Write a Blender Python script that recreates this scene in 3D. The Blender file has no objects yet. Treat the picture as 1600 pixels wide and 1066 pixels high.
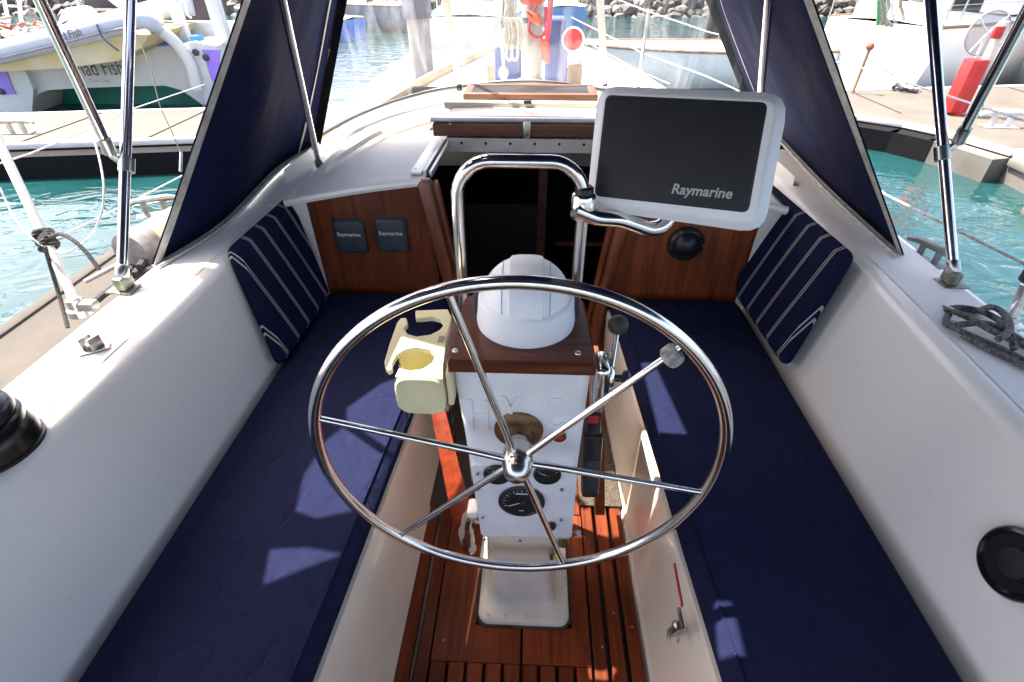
import bpy, bmesh, math, random
from math import sin, cos, tan, pi, radians, sqrt, atan2
from mathutils import Vector as V, Matrix
random.seed(7)
SC = bpy.context.scene
COL = SC.collection

# ------------------------------------------------------------------ camera
F, PITCH, YAW, EYE = 814.0, radians(36.5), radians(2.3), 2.3
cam = bpy.data.cameras.new('camera'); cam.sensor_width = 36; cam.lens = 36 * F / 1600
cam.clip_start = 0.02; cam.clip_end = 2000
camo = bpy.data.objects.new('camera', cam); COL.objects.link(camo)
camo.location = (0, 0, EYE); camo.rotation_euler = (pi / 2 - PITCH, 0, YAW)
SC.camera = camo
# ------------------------------------------------------------------ light
SUN_EL, SUN_AZ = radians(60), radians(65)          # 65 degrees to port of the bow
world = bpy.data.worlds.new('World'); SC.world = world; world.use_nodes = True
wn = world.node_tree.nodes; wl = world.node_tree.links
sky = wn.new('ShaderNodeTexSky'); sky.sky_type = 'NISHITA'; sky.sun_disc = False
sky.air_density = .6; sky.dust_density = 3.5; sky.ozone_density = .4; sky.sun_elevation = SUN_EL; sky.sun_rotation = -SUN_AZ
wn['Background'].inputs['Strength'].default_value = 0.15
wb = wn.new('ShaderNodeMix'); wb.data_type = 'RGBA'; wb.blend_type = 'MULTIPLY'; wb.inputs['Factor'].default_value = 1
wb.inputs['B'].default_value = (1.04, .96, .86, 1)      # hazy, slightly warm daylight
wl.new(sky.outputs[0], wb.inputs['A']); wl.new(wb.outputs['Result'], wn['Background'].inputs['Color'])
sun = bpy.data.lights.new('sun', 'SUN'); sun.energy = 3.2; sun.angle = radians(0.53); sun.color = (1, .95, .87)
suno = bpy.data.objects.new('sun', sun); COL.objects.link(suno)
sdir = V((-sin(SUN_AZ) * cos(SUN_EL), cos(SUN_AZ) * cos(SUN_EL), sin(SUN_EL)))
suno.rotation_euler = sdir.to_track_quat('Z', 'Y').to_euler(); suno.location = (-4, 3, 12)
vs = SC.view_settings; vs.view_transform = 'Standard'; vs.look = 'None'; vs.gamma = 1; vs.use_curve_mapping = False
vs.exposure = 2.5

# ------------------------------------------------------------------ surveying: a sight line to a real plane
_fw = V((-sin(YAW) * cos(PITCH), cos(YAW) * cos(PITCH), -sin(PITCH)))
_rt = V((cos(YAW), sin(YAW), 0))
_dn = V((sin(YAW) * sin(PITCH), -cos(YAW) * sin(PITCH), -cos(PITCH)))
EY = V((0, 0, EYE))
def ray(px, py): return _fw + _rt * ((px - 800) / F) + _dn * ((py - 533) / F)
def az(px, py, z): d = ray(px, py); return EY + d * ((z - EYE) / d.z)
def ay(px, py, y): d = ray(px, py); return EY + d * (y / d.y)
def ax(px, py, x): d = ray(px, py); return EY + d * (x / d.x)
def ad(px, py, d): return EY + ray(px, py) * d
def apl(px, py, p, n): d = ray(px, py); p = V(p); n = V(n); return EY + d * ((p - EY).dot(n) / d.dot(n))
def pgram(c, dist):
    r = [ray(*p) for p in c]                       # tl tr br bl
    m = Matrix(((r[1].x, -r[2].x, r[3].x), (r[1].y, -r[2].y, r[3].y), (r[1].z, -r[2].z, r[3].z)))
    k = m.inverted() @ r[0]
    return [EY + r[0] * dist, EY + r[1] * dist * k.x, EY + r[2] * dist * k.y, EY + r[3] * dist * k.z]

# ------------------------------------------------------------------ materials
MATS = {}
def mat(name, col, rough=.5, metal=0, coat=0, var=.12, vscale=6, bump=0, bscale=60, bdist=.002, spec=.5, stretch=(1, 1, 1),
        detail=4, sheen=0, rv=1, col2=None, kind='noise', trans=0, coatr=.08):
    if name in MATS: return MATS[name]
    m = bpy.data.materials.new(name); m.use_nodes = True; MATS[name] = m
    n, l = m.node_tree.nodes, m.node_tree.links; b = n['Principled BSDF']
    b.inputs['Roughness'].default_value = rough; b.inputs['Metallic'].default_value = metal
    b.inputs['Coat Weight'].default_value = coat; b.inputs['Coat Roughness'].default_value = coatr
    b.inputs['Specular IOR Level'].default_value = spec
    b.inputs['Transmission Weight'].default_value = trans
    if sheen: b.inputs['Sheen Weight'].default_value = sheen; b.inputs['Sheen Roughness'].default_value = .5
    tc = n.new('ShaderNodeTexCoord'); mp = n.new('ShaderNodeMapping'); mp.inputs['Scale'].default_value = stretch
    l.new(tc.outputs['Object'], mp.inputs['Vector'])
    nz = n.new('ShaderNodeTexNoise'); nz.inputs['Scale'].default_value = vscale; nz.inputs['Detail'].default_value = detail
    l.new(mp.outputs[0], nz.inputs['Vector'])
    rp = n.new('ShaderNodeValToRGB'); rp.color_ramp.elements[0].position = .3; rp.color_ramp.elements[1].position = .7
    c2 = col2 or tuple(c * (1 - var * 2) for c in col)
    rp.color_ramp.elements[0].color = (*c2, 1)
    rp.color_ramp.elements[1].color = (*(min(1, c * (1 + (0 if col2 else var * .5))) for c in col), 1)
    l.new(nz.outputs['Fac'], rp.inputs[0]); l.new(rp.outputs[0], b.inputs['Base Color'])
    mr = n.new('ShaderNodeMapRange'); mr.inputs['To Min'].default_value = max(0, rough * (1 - .25 * rv)); mr.inputs['To Max'].default_value = min(1, rough * (1 + .3 * rv))
    l.new(nz.outputs['Fac'], mr.inputs['Value']); l.new(mr.outputs[0], b.inputs['Roughness'])
    if bump:
        nb = n.new('ShaderNodeTexNoise'); nb.inputs['Scale'].default_value = bscale; nb.inputs['Detail'].default_value = 3
        l.new(mp.outputs[0], nb.inputs['Vector'])
        bp = n.new('ShaderNodeBump'); bp.inputs['Strength'].default_value = bump; bp.inputs['Distance'].default_value = bdist
        l.new(nb.outputs['Fac'], bp.inputs['Height']); l.new(bp.outputs[0], b.inputs['Normal'])
        m['nb'] = 1
    return m
GEL = mat('gelcoat', (.82, .795, .75), .28, coat=.3, var=.012, rv=.2, vscale=2.5, bump=.08, bscale=5, bdist=.01)
GELC = mat('cream_gelcoat', (.82, .72, .59), .3, coat=.3, var=.02, rv=.2, vscale=3, bump=.05, bscale=6, bdist=.01)
def specks(m, amt=.03, sc=16, col=(.2, .18, .15)):
    n, l = m.node_tree.nodes, m.node_tree.links; b = n['Principled BSDF']; src = b.inputs['Base Color'].links[0].from_socket
    tc = n.new('ShaderNodeTexCoord'); vo = n.new('ShaderNodeTexVoronoi'); vo.inputs['Scale'].default_value = sc; l.new(tc.outputs['Object'], vo.inputs['Vector'])
    lt = n.new('ShaderNodeMath'); lt.operation = 'LESS_THAN'; lt.inputs[1].default_value = amt; l.new(vo.outputs['Distance'], lt.inputs[0])
    mp = n.new('ShaderNodeMapping'); mp.inputs['Scale'].default_value = (1.2, 1.2, 9); mp.inputs['Rotation'].default_value = (.5, .2, .3); l.new(tc.outputs['Object'], mp.inputs[0])
    nz = n.new('ShaderNodeTexNoise'); nz.inputs['Scale'].default_value = 11; nz.inputs['Detail'].default_value = 6; l.new(mp.outputs[0], nz.inputs[0])
    mr = n.new('ShaderNodeMapRange'); mr.inputs['From Min'].default_value = .66; mr.inputs['From Max'].default_value = .8; mr.inputs['To Max'].default_value = .22; l.new(nz.outputs['Fac'], mr.inputs[0])
    mx0 = n.new('ShaderNodeMath'); mx0.operation = 'MAXIMUM'; m5 = n.new('ShaderNodeMath'); m5.operation = 'MULTIPLY'; m5.inputs[1].default_value = .6; l.new(lt.outputs[0], m5.inputs[0])
    l.new(m5.outputs[0], mx0.inputs[0]); l.new(mr.outputs[0], mx0.inputs[1])
    mx = n.new('ShaderNodeMix'); mx.data_type = 'RGBA'; l.new(mx0.outputs[0], mx.inputs['Factor']); l.new(src, mx.inputs['A']); mx.inputs['B'].default_value = (*col, 1)
    l.new(mx.outputs['Result'], b.inputs['Base Color'])
specks(GEL); specks(GELC, .025, 20)
NONSKID = mat('nonskid_deck', (.80, .79, .76), .6, var=.03, bump=.7, bscale=260, bdist=.002)
CREAM = mat('cream_trim', (.72, .64, .5), .45, var=.06, vscale=10)
WHITE = mat('white_plastic', (.86, .88, .92), .35, var=.02)
WPAINT = mat('white_paint', (.82, .82, .82), .45, var=.05, vscale=14, bump=.35, bscale=35, bdist=.003)
CHROME = mat('polished_steel', (.84, .82, .79), .16, metal=1, var=.04, vscale=30)
STEEL = mat('worn_steel', (.55, .54, .51), .3, metal=1, var=.15, vscale=40, bump=.2, bscale=90, bdist=.001)
ALU = mat('aluminium', (.6, .6, .6), .4, metal=.8, var=.12, vscale=12)
BRONZE = mat('tarnished_bronze', (.22, .12, .06), .4, metal=.7, var=.3, vscale=40)
BLACK = mat('black_plastic', (.02, .02, .022), .35, var=.1)
DGREY = mat('dark_grey_plastic', (.035, .045, .055), .5, var=.05)
RUBBER = mat('black_rubber', (.006, .006, .008), .8, var=.2, spec=.15)
SCREEN = mat('screen_cover', (.010, .0105, .015), .4, var=.06, vscale=25)
PRINT = mat('white_print', (.7, .7, .7), .6, var=.02)
DPRINT = mat('dark_print', (.05, .055, .06), .6, var=.02)
ROPEB = mat('dark_rope', (.035, .034, .033), .85, var=.4, vscale=90, bump=1, bscale=180, bdist=.004)
ROPEW = mat('white_rope', (.42, .40, .34), .85, var=.15, vscale=90, bump=1, bscale=180, bdist=.004)
ROPEY = mat('yellowed_rope', (.34, .30, .2), .85, var=.2, vscale=60, bump=1, bscale=160, bdist=.004)
WIRE = mat('steel_wire', (.6, .6, .58), .35, metal=.6, var=.2, vscale=80)
HOLDER = mat('yellowed_plastic', (.72, .66, .4), .38, var=.08, vscale=14, bump=.15, bscale=30)
RED = mat('red_paint', (.5, .018, .02), .4, var=.08)
ORANGE = mat('orange_fabric', (.6, .09, .04), .7, var=.15, vscale=20)
REDROPE = mat('red_strap', (.4, .03, .05), .8, var=.2)
NAVY = mat('navy_canvas', (.007, .010, .045), .9, var=.12, vscale=3, bump=.35, bscale=5, bdist=.03, spec=.08)
BLUEBAG = mat('blue_canvas', (.05, .07, .2), .8, var=.1, bump=.4, bscale=9, bdist=.03)
TAPE = mat('grey_tape', (.5, .49, .45), .6, var=.2, vscale=25)
PURPLE = mat('purple_paint', (.3, .18, .72), .35, var=.03)
BLUE = mat('blue_paint', (.04, .2, .6), .35, var=.05)
TEAK = mat('old_teak', (.3, .19, .11), .7, var=.25, vscale=4, stretch=(1, 12, 1), bump=.4, bscale=40)
CONC = mat('dock_concrete', (.12, .113, .10), .85, var=.15, vscale=2.5, bump=.5, bscale=60, bdist=.005)
CONCG = mat('old_concrete', (.06, .051, .041), .9, var=.25, vscale=5, bump=.8, bscale=120, bdist=.004)
WALKC = mat('walkway_boards', (.10, .088, .071), .85, var=.12, vscale=2, bump=.5, bscale=30, bdist=.005)
EDGE = mat('white_capping', (.68, .67, .65), .5, var=.06)
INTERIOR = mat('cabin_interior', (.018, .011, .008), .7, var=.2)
ROCK = mat('breakwater_rock', (.13, .12, .11), .9, var=.3, vscale=1.3, bump=.8, bscale=8, bdist=.05)
DARKGLASS = mat('dark_glass', (.02, .025, .03), .08, var=.05)
LAV = mat('grey_inflatable_tube', (.42, .46, .54), .5, var=.04)
DULL = mat('dull_grey', (.3, .29, .28), .6, var=.15)
BROWNC = mat('brown_carpet', (.1, .075, .05), .95, var=.4, vscale=160, bump=1, bscale=220, bdist=.004)
LIME = mat('lime_tag', (.5, .75, .06), .6, var=.05)
YEL = mat('yellow_vinyl', (.62, .5, .22), .5, var=.08)

def woodmat(name, ca, cb, sc, coat=.6, rough=.35, axis='Y', spec=.5):
    m = bpy.data.materials.new(name); m.use_nodes = True
    n, l = m.node_tree.nodes, m.node_tree.links; b = n['Principled BSDF']
    tc = n.new('ShaderNodeTexCoord'); mp = n.new('ShaderNodeMapping')
    mp.inputs['Scale'].default_value = {'Y': (1, .06, 1), 'X': (.06, 1, 1), 'Z': (1, 1, .06)}[axis]
    oi = n.new('ShaderNodeObjectInfo')
    ad_ = n.new('ShaderNodeVectorMath'); ad_.operation = 'ADD'
    l.new(tc.outputs['Object'], mp.inputs['Vector']); l.new(mp.outputs[0], ad_.inputs[0]); l.new(oi.outputs['Random'], ad_.inputs[1])
    a = n.new('ShaderNodeTexNoise'); a.inputs['Scale'].default_value = sc; a.inputs['Detail'].default_value = 8; a.inputs['Roughness'].default_value = .7
    l.new(ad_.outputs[0], a.inputs['Vector'])
    g = n.new('ShaderNodeTexNoise'); g.inputs['Scale'].default_value = 4.5; g.inputs['Detail'].default_value = 3
    l.new(tc.outputs['Object'], g.inputs['Vector'])
    r = n.new('ShaderNodeValToRGB'); r.color_ramp.elements[0].position = .3; r.color_ramp.elements[1].position = .72
    r.color_ramp.elements[0].color = (*cb, 1); r.color_ramp.elements[1].color = (*ca, 1)
    l.new(a.outputs['Fac'], r.inputs[0])
    hv = n.new('ShaderNodeHueSaturation')
    mr = n.new('ShaderNodeMapRange'); mr.inputs['To Min'].default_value = .5; mr.inputs['To Max'].default_value = 1.6
    l.new(g.outputs['Fac'], mr.inputs['Value'])
    ml = n.new('ShaderNodeMath'); ml.operation = 'MULTIPLY'
    m2 = n.new('ShaderNodeMapRange'); m2.inputs['To Min'].default_value = .75; m2.inputs['To Max'].default_value = 1.2
    l.new(oi.outputs['Random'], m2.inputs['Value']); l.new(mr.outputs[0], ml.inputs[0]); l.new(m2.outputs[0], ml.inputs[1])
    l.new(ml.outputs[0], hv.inputs['Value']); l.new(r.outputs[0], hv.inputs['Color']); l.new(hv.outputs[0], b.inputs['Base Color'])
    b.inputs['Specular IOR Level'].default_value = spec; b.inputs['Coat Weight'].default_value = coat; b.inputs['Coat Roughness'].default_value = .15; b.inputs['Roughness'].default_value = rough
    bp = n.new('ShaderNodeBump'); bp.inputs['Strength'].default_value = .25; bp.inputs['Distance'].default_value = .002
    l.new(a.outputs['Fac'], bp.inputs['Height']); l.new(bp.outputs[0], b.inputs['Normal'])
    MATS[name] = m; return m
WOODX = woodmat('varnished_mahogany', (.27, .066, .018), (.065, .015, .005), 42, axis='Z', coat=.35)
WOODY = woodmat('varnished_slats', (.20, .042, .012), (.065, .012, .004), 60, axis='Y', coat=.03, rough=.55, spec=.15)
WOODD = woodmat('weathered_mahogany', (.2, .08, .04), (.06, .025, .014), 70, axis='X', coat=.1, rough=.6)
WOODP = woodmat('binnacle_wood', (.17, .045, .016), (.05, .012, .006), 60, axis='X', coat=.1, spec=.3)

def fabric(name, col, stripe=False):
    m = bpy.data.materials.new(name); m.use_nodes = True; MATS[name] = m
    n, l = m.node_tree.nodes, m.node_tree.links; b = n['Principled BSDF']
    b.inputs['Roughness'].default_value = .9; b.inputs['Specular IOR Level'].default_value = .06
    uv = n.new("ShaderNodeUVMap")
    sp = n.new('ShaderNodeSeparateXYZ'); l.new(uv.outputs[0], sp.inputs[0])
    w1 = n.new('ShaderNodeTexWave'); w1.inputs['Scale'].default_value = 120; w1.bands_direction = 'X'
    w2 = n.new('ShaderNodeTexWave'); w2.inputs['Scale'].default_value = 120; w2.bands_direction = 'Y'
    for w in (w1, w2): l.new(uv.outputs[0], w.inputs['Vector'])
    mx = n.new('ShaderNodeMath'); mx.operation = 'ADD'; l.new(w1.outputs['Fac'], mx.inputs[0]); l.new(w2.outputs['Fac'], mx.inputs[1])
    nz = n.new('ShaderNodeTexNoise'); nz.inputs['Scale'].default_value = 5; nz.inputs['Detail'].default_value = 5
    tc = n.new('ShaderNodeTexCoord'); l.new(tc.outputs['Object'], nz.inputs['Vector'])
    nf = n.new('ShaderNodeTexNoise'); nf.inputs['Scale'].default_value = 420; nf.inputs['Detail'].default_value = 2
    l.new(tc.outputs['Object'], nf.inputs['Vector'])
    b1 = n.new('ShaderNodeBump'); b1.inputs['Strength'].default_value = .7; b1.inputs['Distance'].default_value = .05; l.new(nz.outputs['Fac'], b1.inputs['Height'])
    b2 = n.new('ShaderNodeBump'); b2.inputs['Strength'].default_value = .25; b2.inputs['Distance'].default_value = .0015
    l.new(mx.outputs[0], b2.inputs['Height']); l.new(b1.outputs[0], b2.inputs['Normal']); l.new(b2.outputs[0], b.inputs['Normal'])
    rp = n.new('ShaderNodeValToRGB'); rp.color_ramp.elements[0].position = .35; rp.color_ramp.elements[1].position = .65
    rp.color_ramp.elements[0].color = (*(c * .75 for c in col), 1); rp.color_ramp.elements[1].color = (*(c * 1.2 for c in col), 1)
    l.new(nf.outputs['Fac'], rp.inputs[0])
    rg = n.new('ShaderNodeTexNoise'); rg.inputs['Scale'].default_value = 2.6; rg.inputs['Detail'].default_value = 2; rg.inputs['Distortion'].default_value = 1.6
    l.new(tc.outputs['Object'], rg.inputs['Vector'])
    r1 = n.new('ShaderNodeMath'); r1.operation = 'SUBTRACT'; r1.inputs[1].default_value = .5; l.new(rg.outputs['Fac'], r1.inputs[0])
    r2 = n.new('ShaderNodeMath'); r2.operation = 'ABSOLUTE'; l.new(r1.outputs[0], r2.inputs[0])
    r3 = n.new('ShaderNodeMath'); r3.operation = 'MINIMUM'; r3.inputs[1].default_value = .035; l.new(r2.outputs[0], r3.inputs[0])
    b3 = n.new('ShaderNodeBump'); b3.inputs['Strength'].default_value = .6; b3.inputs['Distance'].default_value = .12; l.new(r3.outputs[0], b3.inputs['Height'])
    l.new(b3.outputs[0], b1.inputs['Normal'])
    # lint specks
    vo = n.new('ShaderNodeTexVoronoi'); vo.inputs['Scale'].default_value = 9; l.new(tc.outputs['Object'], vo.inputs['Vector'])
    lt = n.new('ShaderNodeMath'); lt.operation = 'LESS_THAN'; lt.inputs[1].default_value = .022; l.new(vo.outputs['Distance'], lt.inputs[0])
    mxs = n.new('ShaderNodeMix'); mxs.data_type = 'RGBA'; l.new(lt.outputs[0], mxs.inputs['Factor']); l.new(rp.outputs[0], mxs.inputs['A'])
    mxs.inputs['B'].default_value = (.05, .05, .08, 1)
    out = mxs.outputs['Result']
    if stripe:
        md = n.new('ShaderNodeMath'); md.operation = 'MODULO'; md.inputs[1].default_value = .095
        l.new(sp.outputs['X'], md.inputs[0])
        tot = None
        for c in (.043, .0525):
            su = n.new('ShaderNodeMath'); su.operation = 'SUBTRACT'; l.new(md.outputs[0], su.inputs[0]); su.inputs[1].default_value = c
            ab = n.new('ShaderNodeMath'); ab.operation = 'ABSOLUTE'; l.new(su.outputs[0], ab.inputs[0])
            le = n.new('ShaderNodeMath'); le.operation = 'LESS_THAN'; le.inputs[1].default_value = .0017; l.new(ab.outputs[0], le.inputs[0])
            if tot is None: tot = le
            else:
                a2 = n.new('ShaderNodeMath'); a2.operation = 'ADD'; l.new(tot.outputs[0], a2.inputs[0]); l.new(le.outputs[0], a2.inputs[1]); tot = a2
        ms = n.new('ShaderNodeMix'); ms.data_type = 'RGBA'; l.new(tot.outputs[0], ms.inputs['Factor']); l.new(out, ms.inputs['A'])
        ms.inputs['B'].default_value = (.42, .40, .38, 1); out = ms.outputs['Result']
    l.new(out, b.inputs['Base Color'])
    return m
CUSH = fabric('navy_cushion_cloth', (.0135, .0165, .047))
CUSHS = fabric('striped_cushion_cloth', (.010, .012, .038), True)

def vinyl():
    m = bpy.data.materials.new('clear_vinyl'); m.use_nodes = True
    n, l = m.node_tree.nodes, m.node_tree.links; n.remove(n['Principled BSDF']); o = n['Material Output']
    tr = n.new('ShaderNodeBsdfTransparent'); tr.inputs[0].default_value = (.97, .98, 1, 1)
    di = n.new('ShaderNodeBsdfTranslucent'); di.inputs[0].default_value = (.5, .53, .58, 1)
    d2 = n.new('ShaderNodeBsdfDiffuse'); d2.inputs[0].default_value = (.5, .53, .58, 1)
    gl = n.new('ShaderNodeBsdfGlossy'); gl.inputs['Roughness'].default_value = .06
    tc = n.new('ShaderNodeTexCoord'); mp = n.new('ShaderNodeMapping'); mp.inputs['Scale'].default_value = (7, 1, .8); mp.inputs['Rotation'].default_value = (0, .3, 0)
    nz = n.new('ShaderNodeTexNoise'); nz.inputs['Scale'].default_value = 2.2; nz.inputs['Detail'].default_value = 5; nz.inputs['Distortion'].default_value = .8
    l.new(tc.outputs['Object'], mp.inputs[0]); l.new(mp.outputs[0], nz.inputs[0])
    mr = n.new('ShaderNodeMapRange'); mr.inputs['From Min'].default_value = .5; mr.inputs['From Max'].default_value = .68
    mr.inputs['To Min'].default_value = .02; mr.inputs['To Max'].default_value = .2; l.new(nz.outputs['Fac'], mr.inputs[0])
    a = n.new('ShaderNodeMixShader'); l.new(di.outputs[0], a.inputs[1]); l.new(d2.outputs[0], a.inputs[2])
    b = n.new('ShaderNodeMixShader'); l.new(mr.outputs[0], b.inputs[0]); l.new(tr.outputs[0], b.inputs[1]); l.new(a.outputs[0], b.inputs[2])
    fr = n.new('ShaderNodeValue'); fr.outputs[0].default_value = .05
    bp = n.new('ShaderNodeBump'); bp.inputs['Strength'].default_value = .5; bp.inputs['Distance'].default_value = .03; l.new(nz.outputs['Fac'], bp.inputs['Height'])
    l.new(bp.outputs[0], gl.inputs['Normal'])
    c = n.new('ShaderNodeMixShader'); l.new(fr.outputs[0], c.inputs[0]); l.new(b.outputs[0], c.inputs[1]); l.new(gl.outputs[0], c.inputs[2])
    l.new(c.outputs[0], o.inputs['Surface']); return m
VINYL = vinyl()

def watermat():
    m = bpy.data.materials.new('harbour_water'); m.use_nodes = True
    n, l = m.node_tree.nodes, m.node_tree.links; b = n['Principled BSDF']
    b.inputs['Base Color'].default_value = (.014, .15, .145, 1); b.inputs['Roughness'].default_value = .03
    b.inputs['IOR'].default_value = 1.45
    tc = n.new('ShaderNodeTexCoord')
    mp = n.new('ShaderNodeMapping'); mp.inputs['Scale'].default_value = (1, 1.7, 1); l.new(tc.outputs['Object'], mp.inputs[0])
    a = n.new('ShaderNodeTexNoise'); a.inputs['Scale'].default_value = 1.7; a.inputs['Detail'].default_value = 3.5; a.inputs['Distortion'].default_value = 1.2
    c = n.new('ShaderNodeTexNoise'); c.inputs['Scale'].default_value = .35; c.inputs['Detail'].default_value = 3
    l.new(mp.outputs[0], a.inputs[0]); l.new(tc.outputs['Object'], c.inputs[0])
    b1 = n.new('ShaderNodeBump'); b1.inputs['Strength'].default_value = .32; b1.inputs['Distance'].default_value = .13; l.new(a.outputs['Fac'], b1.inputs['Height'])
    l.new(b1.outputs[0], b.inputs['Normal'])
    r = n.new('ShaderNodeValToRGB'); r.color_ramp.elements[0].color = (.004, .028, .029, 1); r.color_ramp.elements[1].color = (.012, .058, .062, 1)
    r.color_ramp.elements[0].position = .3; r.color_ramp.elements[1].position = .7
    l.new(c.outputs['Fac'], r.inputs[0]); l.new(r.outputs[0], b.inputs['Base Color'])
    return m
WATER = watermat()

# ------------------------------------------------------------------ mesh kit
def cr(pts, n=6, closed=False):
    pts = [V(p) for p in pts]; out = []; N = len(pts)
    rng = range(N if closed else N - 1)
    for i in rng:
        if closed: p0, p1, p2, p3 = pts[(i - 1) % N], pts[i], pts[(i + 1) % N], pts[(i + 2) % N]
        else: p0, p1, p2, p3 = pts[max(0, i - 1)], pts[i], pts[i + 1], pts[min(N - 1, i + 2)]
        for k in range(n):
            t = k / n
            out.append(.5 * ((2 * p1) + (p2 - p0) * t + (2 * p0 - 5 * p1 + 4 * p2 - p3) * t * t + (3 * p1 - p0 - 3 * p2 + p3) * t ** 3))
    if not closed: out.append(pts[-1])
    return out

class MB:
    def __init__(s): s.v = []; s.f = []; s.uv = None
    def raw(s, v, f):
        o = len(s.v); s.v += [V(p) for p in v]; s.f += [tuple(i + o for i in q) for q in f]; return s
    def box(s, c, d, rot=None, bev=0, seg=2):
        bm = bmesh.new(); bmesh.ops.create_cube(bm, size=1)
        bmesh.ops.scale(bm, vec=d, verts=bm.verts)
        if bev: bmesh.ops.bevel(bm, geom=bm.edges[:] + bm.verts[:], offset=bev, segments=seg, profile=.5, affect='EDGES')
        M = Matrix.Translation(V(c)) @ (rot.to_4x4() if rot else Matrix.Identity(4))
        bm.verts.index_update()
        s.raw([M @ v.co for v in bm.verts], [[v.index for v in f.verts] for f in bm.faces]); bm.free(); return s
    def bar(s, a, b, w, h, up=(0, 0, 1), bev=0):
        a, b = V(a), V(b); d = b - a; L = d.length; d.normalize(); x = d.cross(V(up)); x.normalize(); z = x.cross(d)
        return s.box((a + b) / 2, (w, L, h), Matrix((x, d, z)).transposed(), bev)
    def tube(s, p, r, n=10, closed=False, cap=True):
        p = [V(q) for q in p]; N = len(p); rr = r if isinstance(r, (list, tuple)) else [r] * N
        t0 = (p[1] - p[0]).normalized(); up = V((0, 0, 1)) if abs(t0.z) < .9 else V((1, 0, 0))
        x = t0.cross(up).normalized(); vs_, fs = [], []
        for i in range(N):
            if closed: t = (p[(i + 1) % N] - p[i - 1]).normalized()
            else: t = (p[min(N - 1, i + 1)] - p[max(0, i - 1)]).normalized()
            x = (x - t * x.dot(t)).normalized(); y = t.cross(x)
            for k in range(n):
                a = 2 * pi * k / n; vs_.append(p[i] + (x * cos(a) + y * sin(a)) * rr[i])
        for i in range(N if closed else N - 1):
            j = (i + 1) % N
            for k in range(n): fs.append((i * n + k, i * n + (k + 1) % n, j * n + (k + 1) % n, j * n + k))
        if not closed and cap: fs.append(tuple(range(n))[::-1]); fs.append(tuple((N - 1) * n + k for k in range(n)))
        return s.raw(vs_, fs)
    def lathe(s, prof, o, axis=(0, 0, 1), n=32, cap=True):
        a = V(axis).normalized(); x = a.cross(V((0, 1, 0)) if abs(a.y) < .9 else V((1, 0, 0))).normalized(); y = a.cross(x); o = V(o)
        vs_, fs = [], []
        for r, h in prof:
            for k in range(n):
                t = 2 * pi * k / n; vs_.append(o + a * h + (x * cos(t) + y * sin(t)) * max(r, 1e-5))
        for i in range(len(prof) - 1):
            for k in range(n): fs.append((i * n + k, i * n + (k + 1) % n, (i + 1) * n + (k + 1) % n, (i + 1) * n + k))
        if cap: fs.append(tuple(range(n))[::-1]); fs.append(tuple((len(prof) - 1) * n + k for k in range(n)))
        return s.raw(vs_, fs)
    def sphere(s, c, r, sc=(1, 1, 1), n=16, noise=0):
        vs_, fs = [], []; m = n // 2
        for i in range(m + 1):
            for k in range(n):
                a, b = pi * i / m, 2 * pi * k / n
                q = r * (1 + random.uniform(-noise, noise))
                vs_.append(V(c) + V((sin(a) * cos(b) * sc[0], sin(a) * sin(b) * sc[1], cos(a) * sc[2])) * q)
        for i in range(m):
            for k in range(n): fs.append((i * n + k, i * n + (k + 1) % n, (i + 1) * n + (k + 1) % n, (i + 1) * n + k))
        return s.raw(vs_, fs)
    def prism(s, poly, d):
        """polygon in 3D pushed along vector d"""
        p = [V(q) for q in poly]; d = V(d); N = len(p)
        return s.raw(p + [q + d for q in p], [tuple(range(N))[::-1], tuple(range(N, 2 * N))] + [(i, (i + 1) % N, (i + 1) % N + N, i + N) for i in range(N)])
    def loft(s, rows, closed=False, caps=False):
        n = len(rows[0]); fs = []
        for i in range(len(rows) - 1):
            for k in range(n if closed else n - 1):
                fs.append((i * n + k, i * n + (k + 1) % n, (i + 1) * n + (k + 1) % n, (i + 1) * n + k))
        if caps: fs.append(tuple(range(n))[::-1]); fs.append(tuple((len(rows) - 1) * n + k for k in range(n)))
        return s.raw([p for r in rows for p in r], fs)
    def slab(s, corners, t, rc=.03, re=.015, puff=0, nrm=None, ax_u=None, seg=4, uv=True):
        """flat cushion or panel: corners on its front face, thickness t behind"""
        c = [V(q) for q in corners]; N = len(c)
        n = V(nrm) if nrm is not None else (c[1] - c[0]).cross(c[2] - c[1]).normalized()
        u = V(ax_u).normalized() if ax_u is not None else (c[1] - c[0]).normalized()
        w = n.cross(u).normalized(); u = w.cross(n)
        ctr = sum(c, V()) / N; P = []
        for i in range(N):
            a, b, d = c[i - 1], c[i], c[(i + 1) % N]
            e1, e2 = (a - b), (d - b); r = min(rc, e1.length * .45, e2.length * .45)
            p1, p2 = b + e1.normalized() * r, b + e2.normalized() * r
            for k in range(5):
                q = k / 4; P.append(p1.lerp(b, q).lerp(b.lerp(p2, q), q))
        M = len(P); nr = []
        for i in range(M):
            d = (P[(i + 1) % M] - P[i - 1]).normalized(); g = d.cross(n)
            if g.dot(ctr - P[i]) < 0: g = -g
            nr.append(g)
        rows = []
        for h, ins in ([(-t, re)] + [(-t + re * (1 - cos(pi / 2 * k / seg)), re * (1 - sin(pi / 2 * k / seg))) for k in range(1, seg + 1)]
                       + [(-re * cos(pi / 2 * (k / seg)) if k else -re, re * (1 - cos(pi / 2 * k / seg))) for k in range(0, seg)]):
            rows.append([P[i] + nr[i] * ins + n * h for i in range(M)])
        rows.append([P[i] + nr[i] * re for i in range(M)])
        base = rows[-1]
        for q in (.97, .9, .8, .65, .5, .3, .1):
            rows.append([ctr.lerp(base[i], q) + n * puff * (1 - q ** 3) for i in range(M)])
        o = len(s.v); s.loft(rows, closed=True, caps=True)
        if s.uv is None: s.uv = {}
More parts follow.
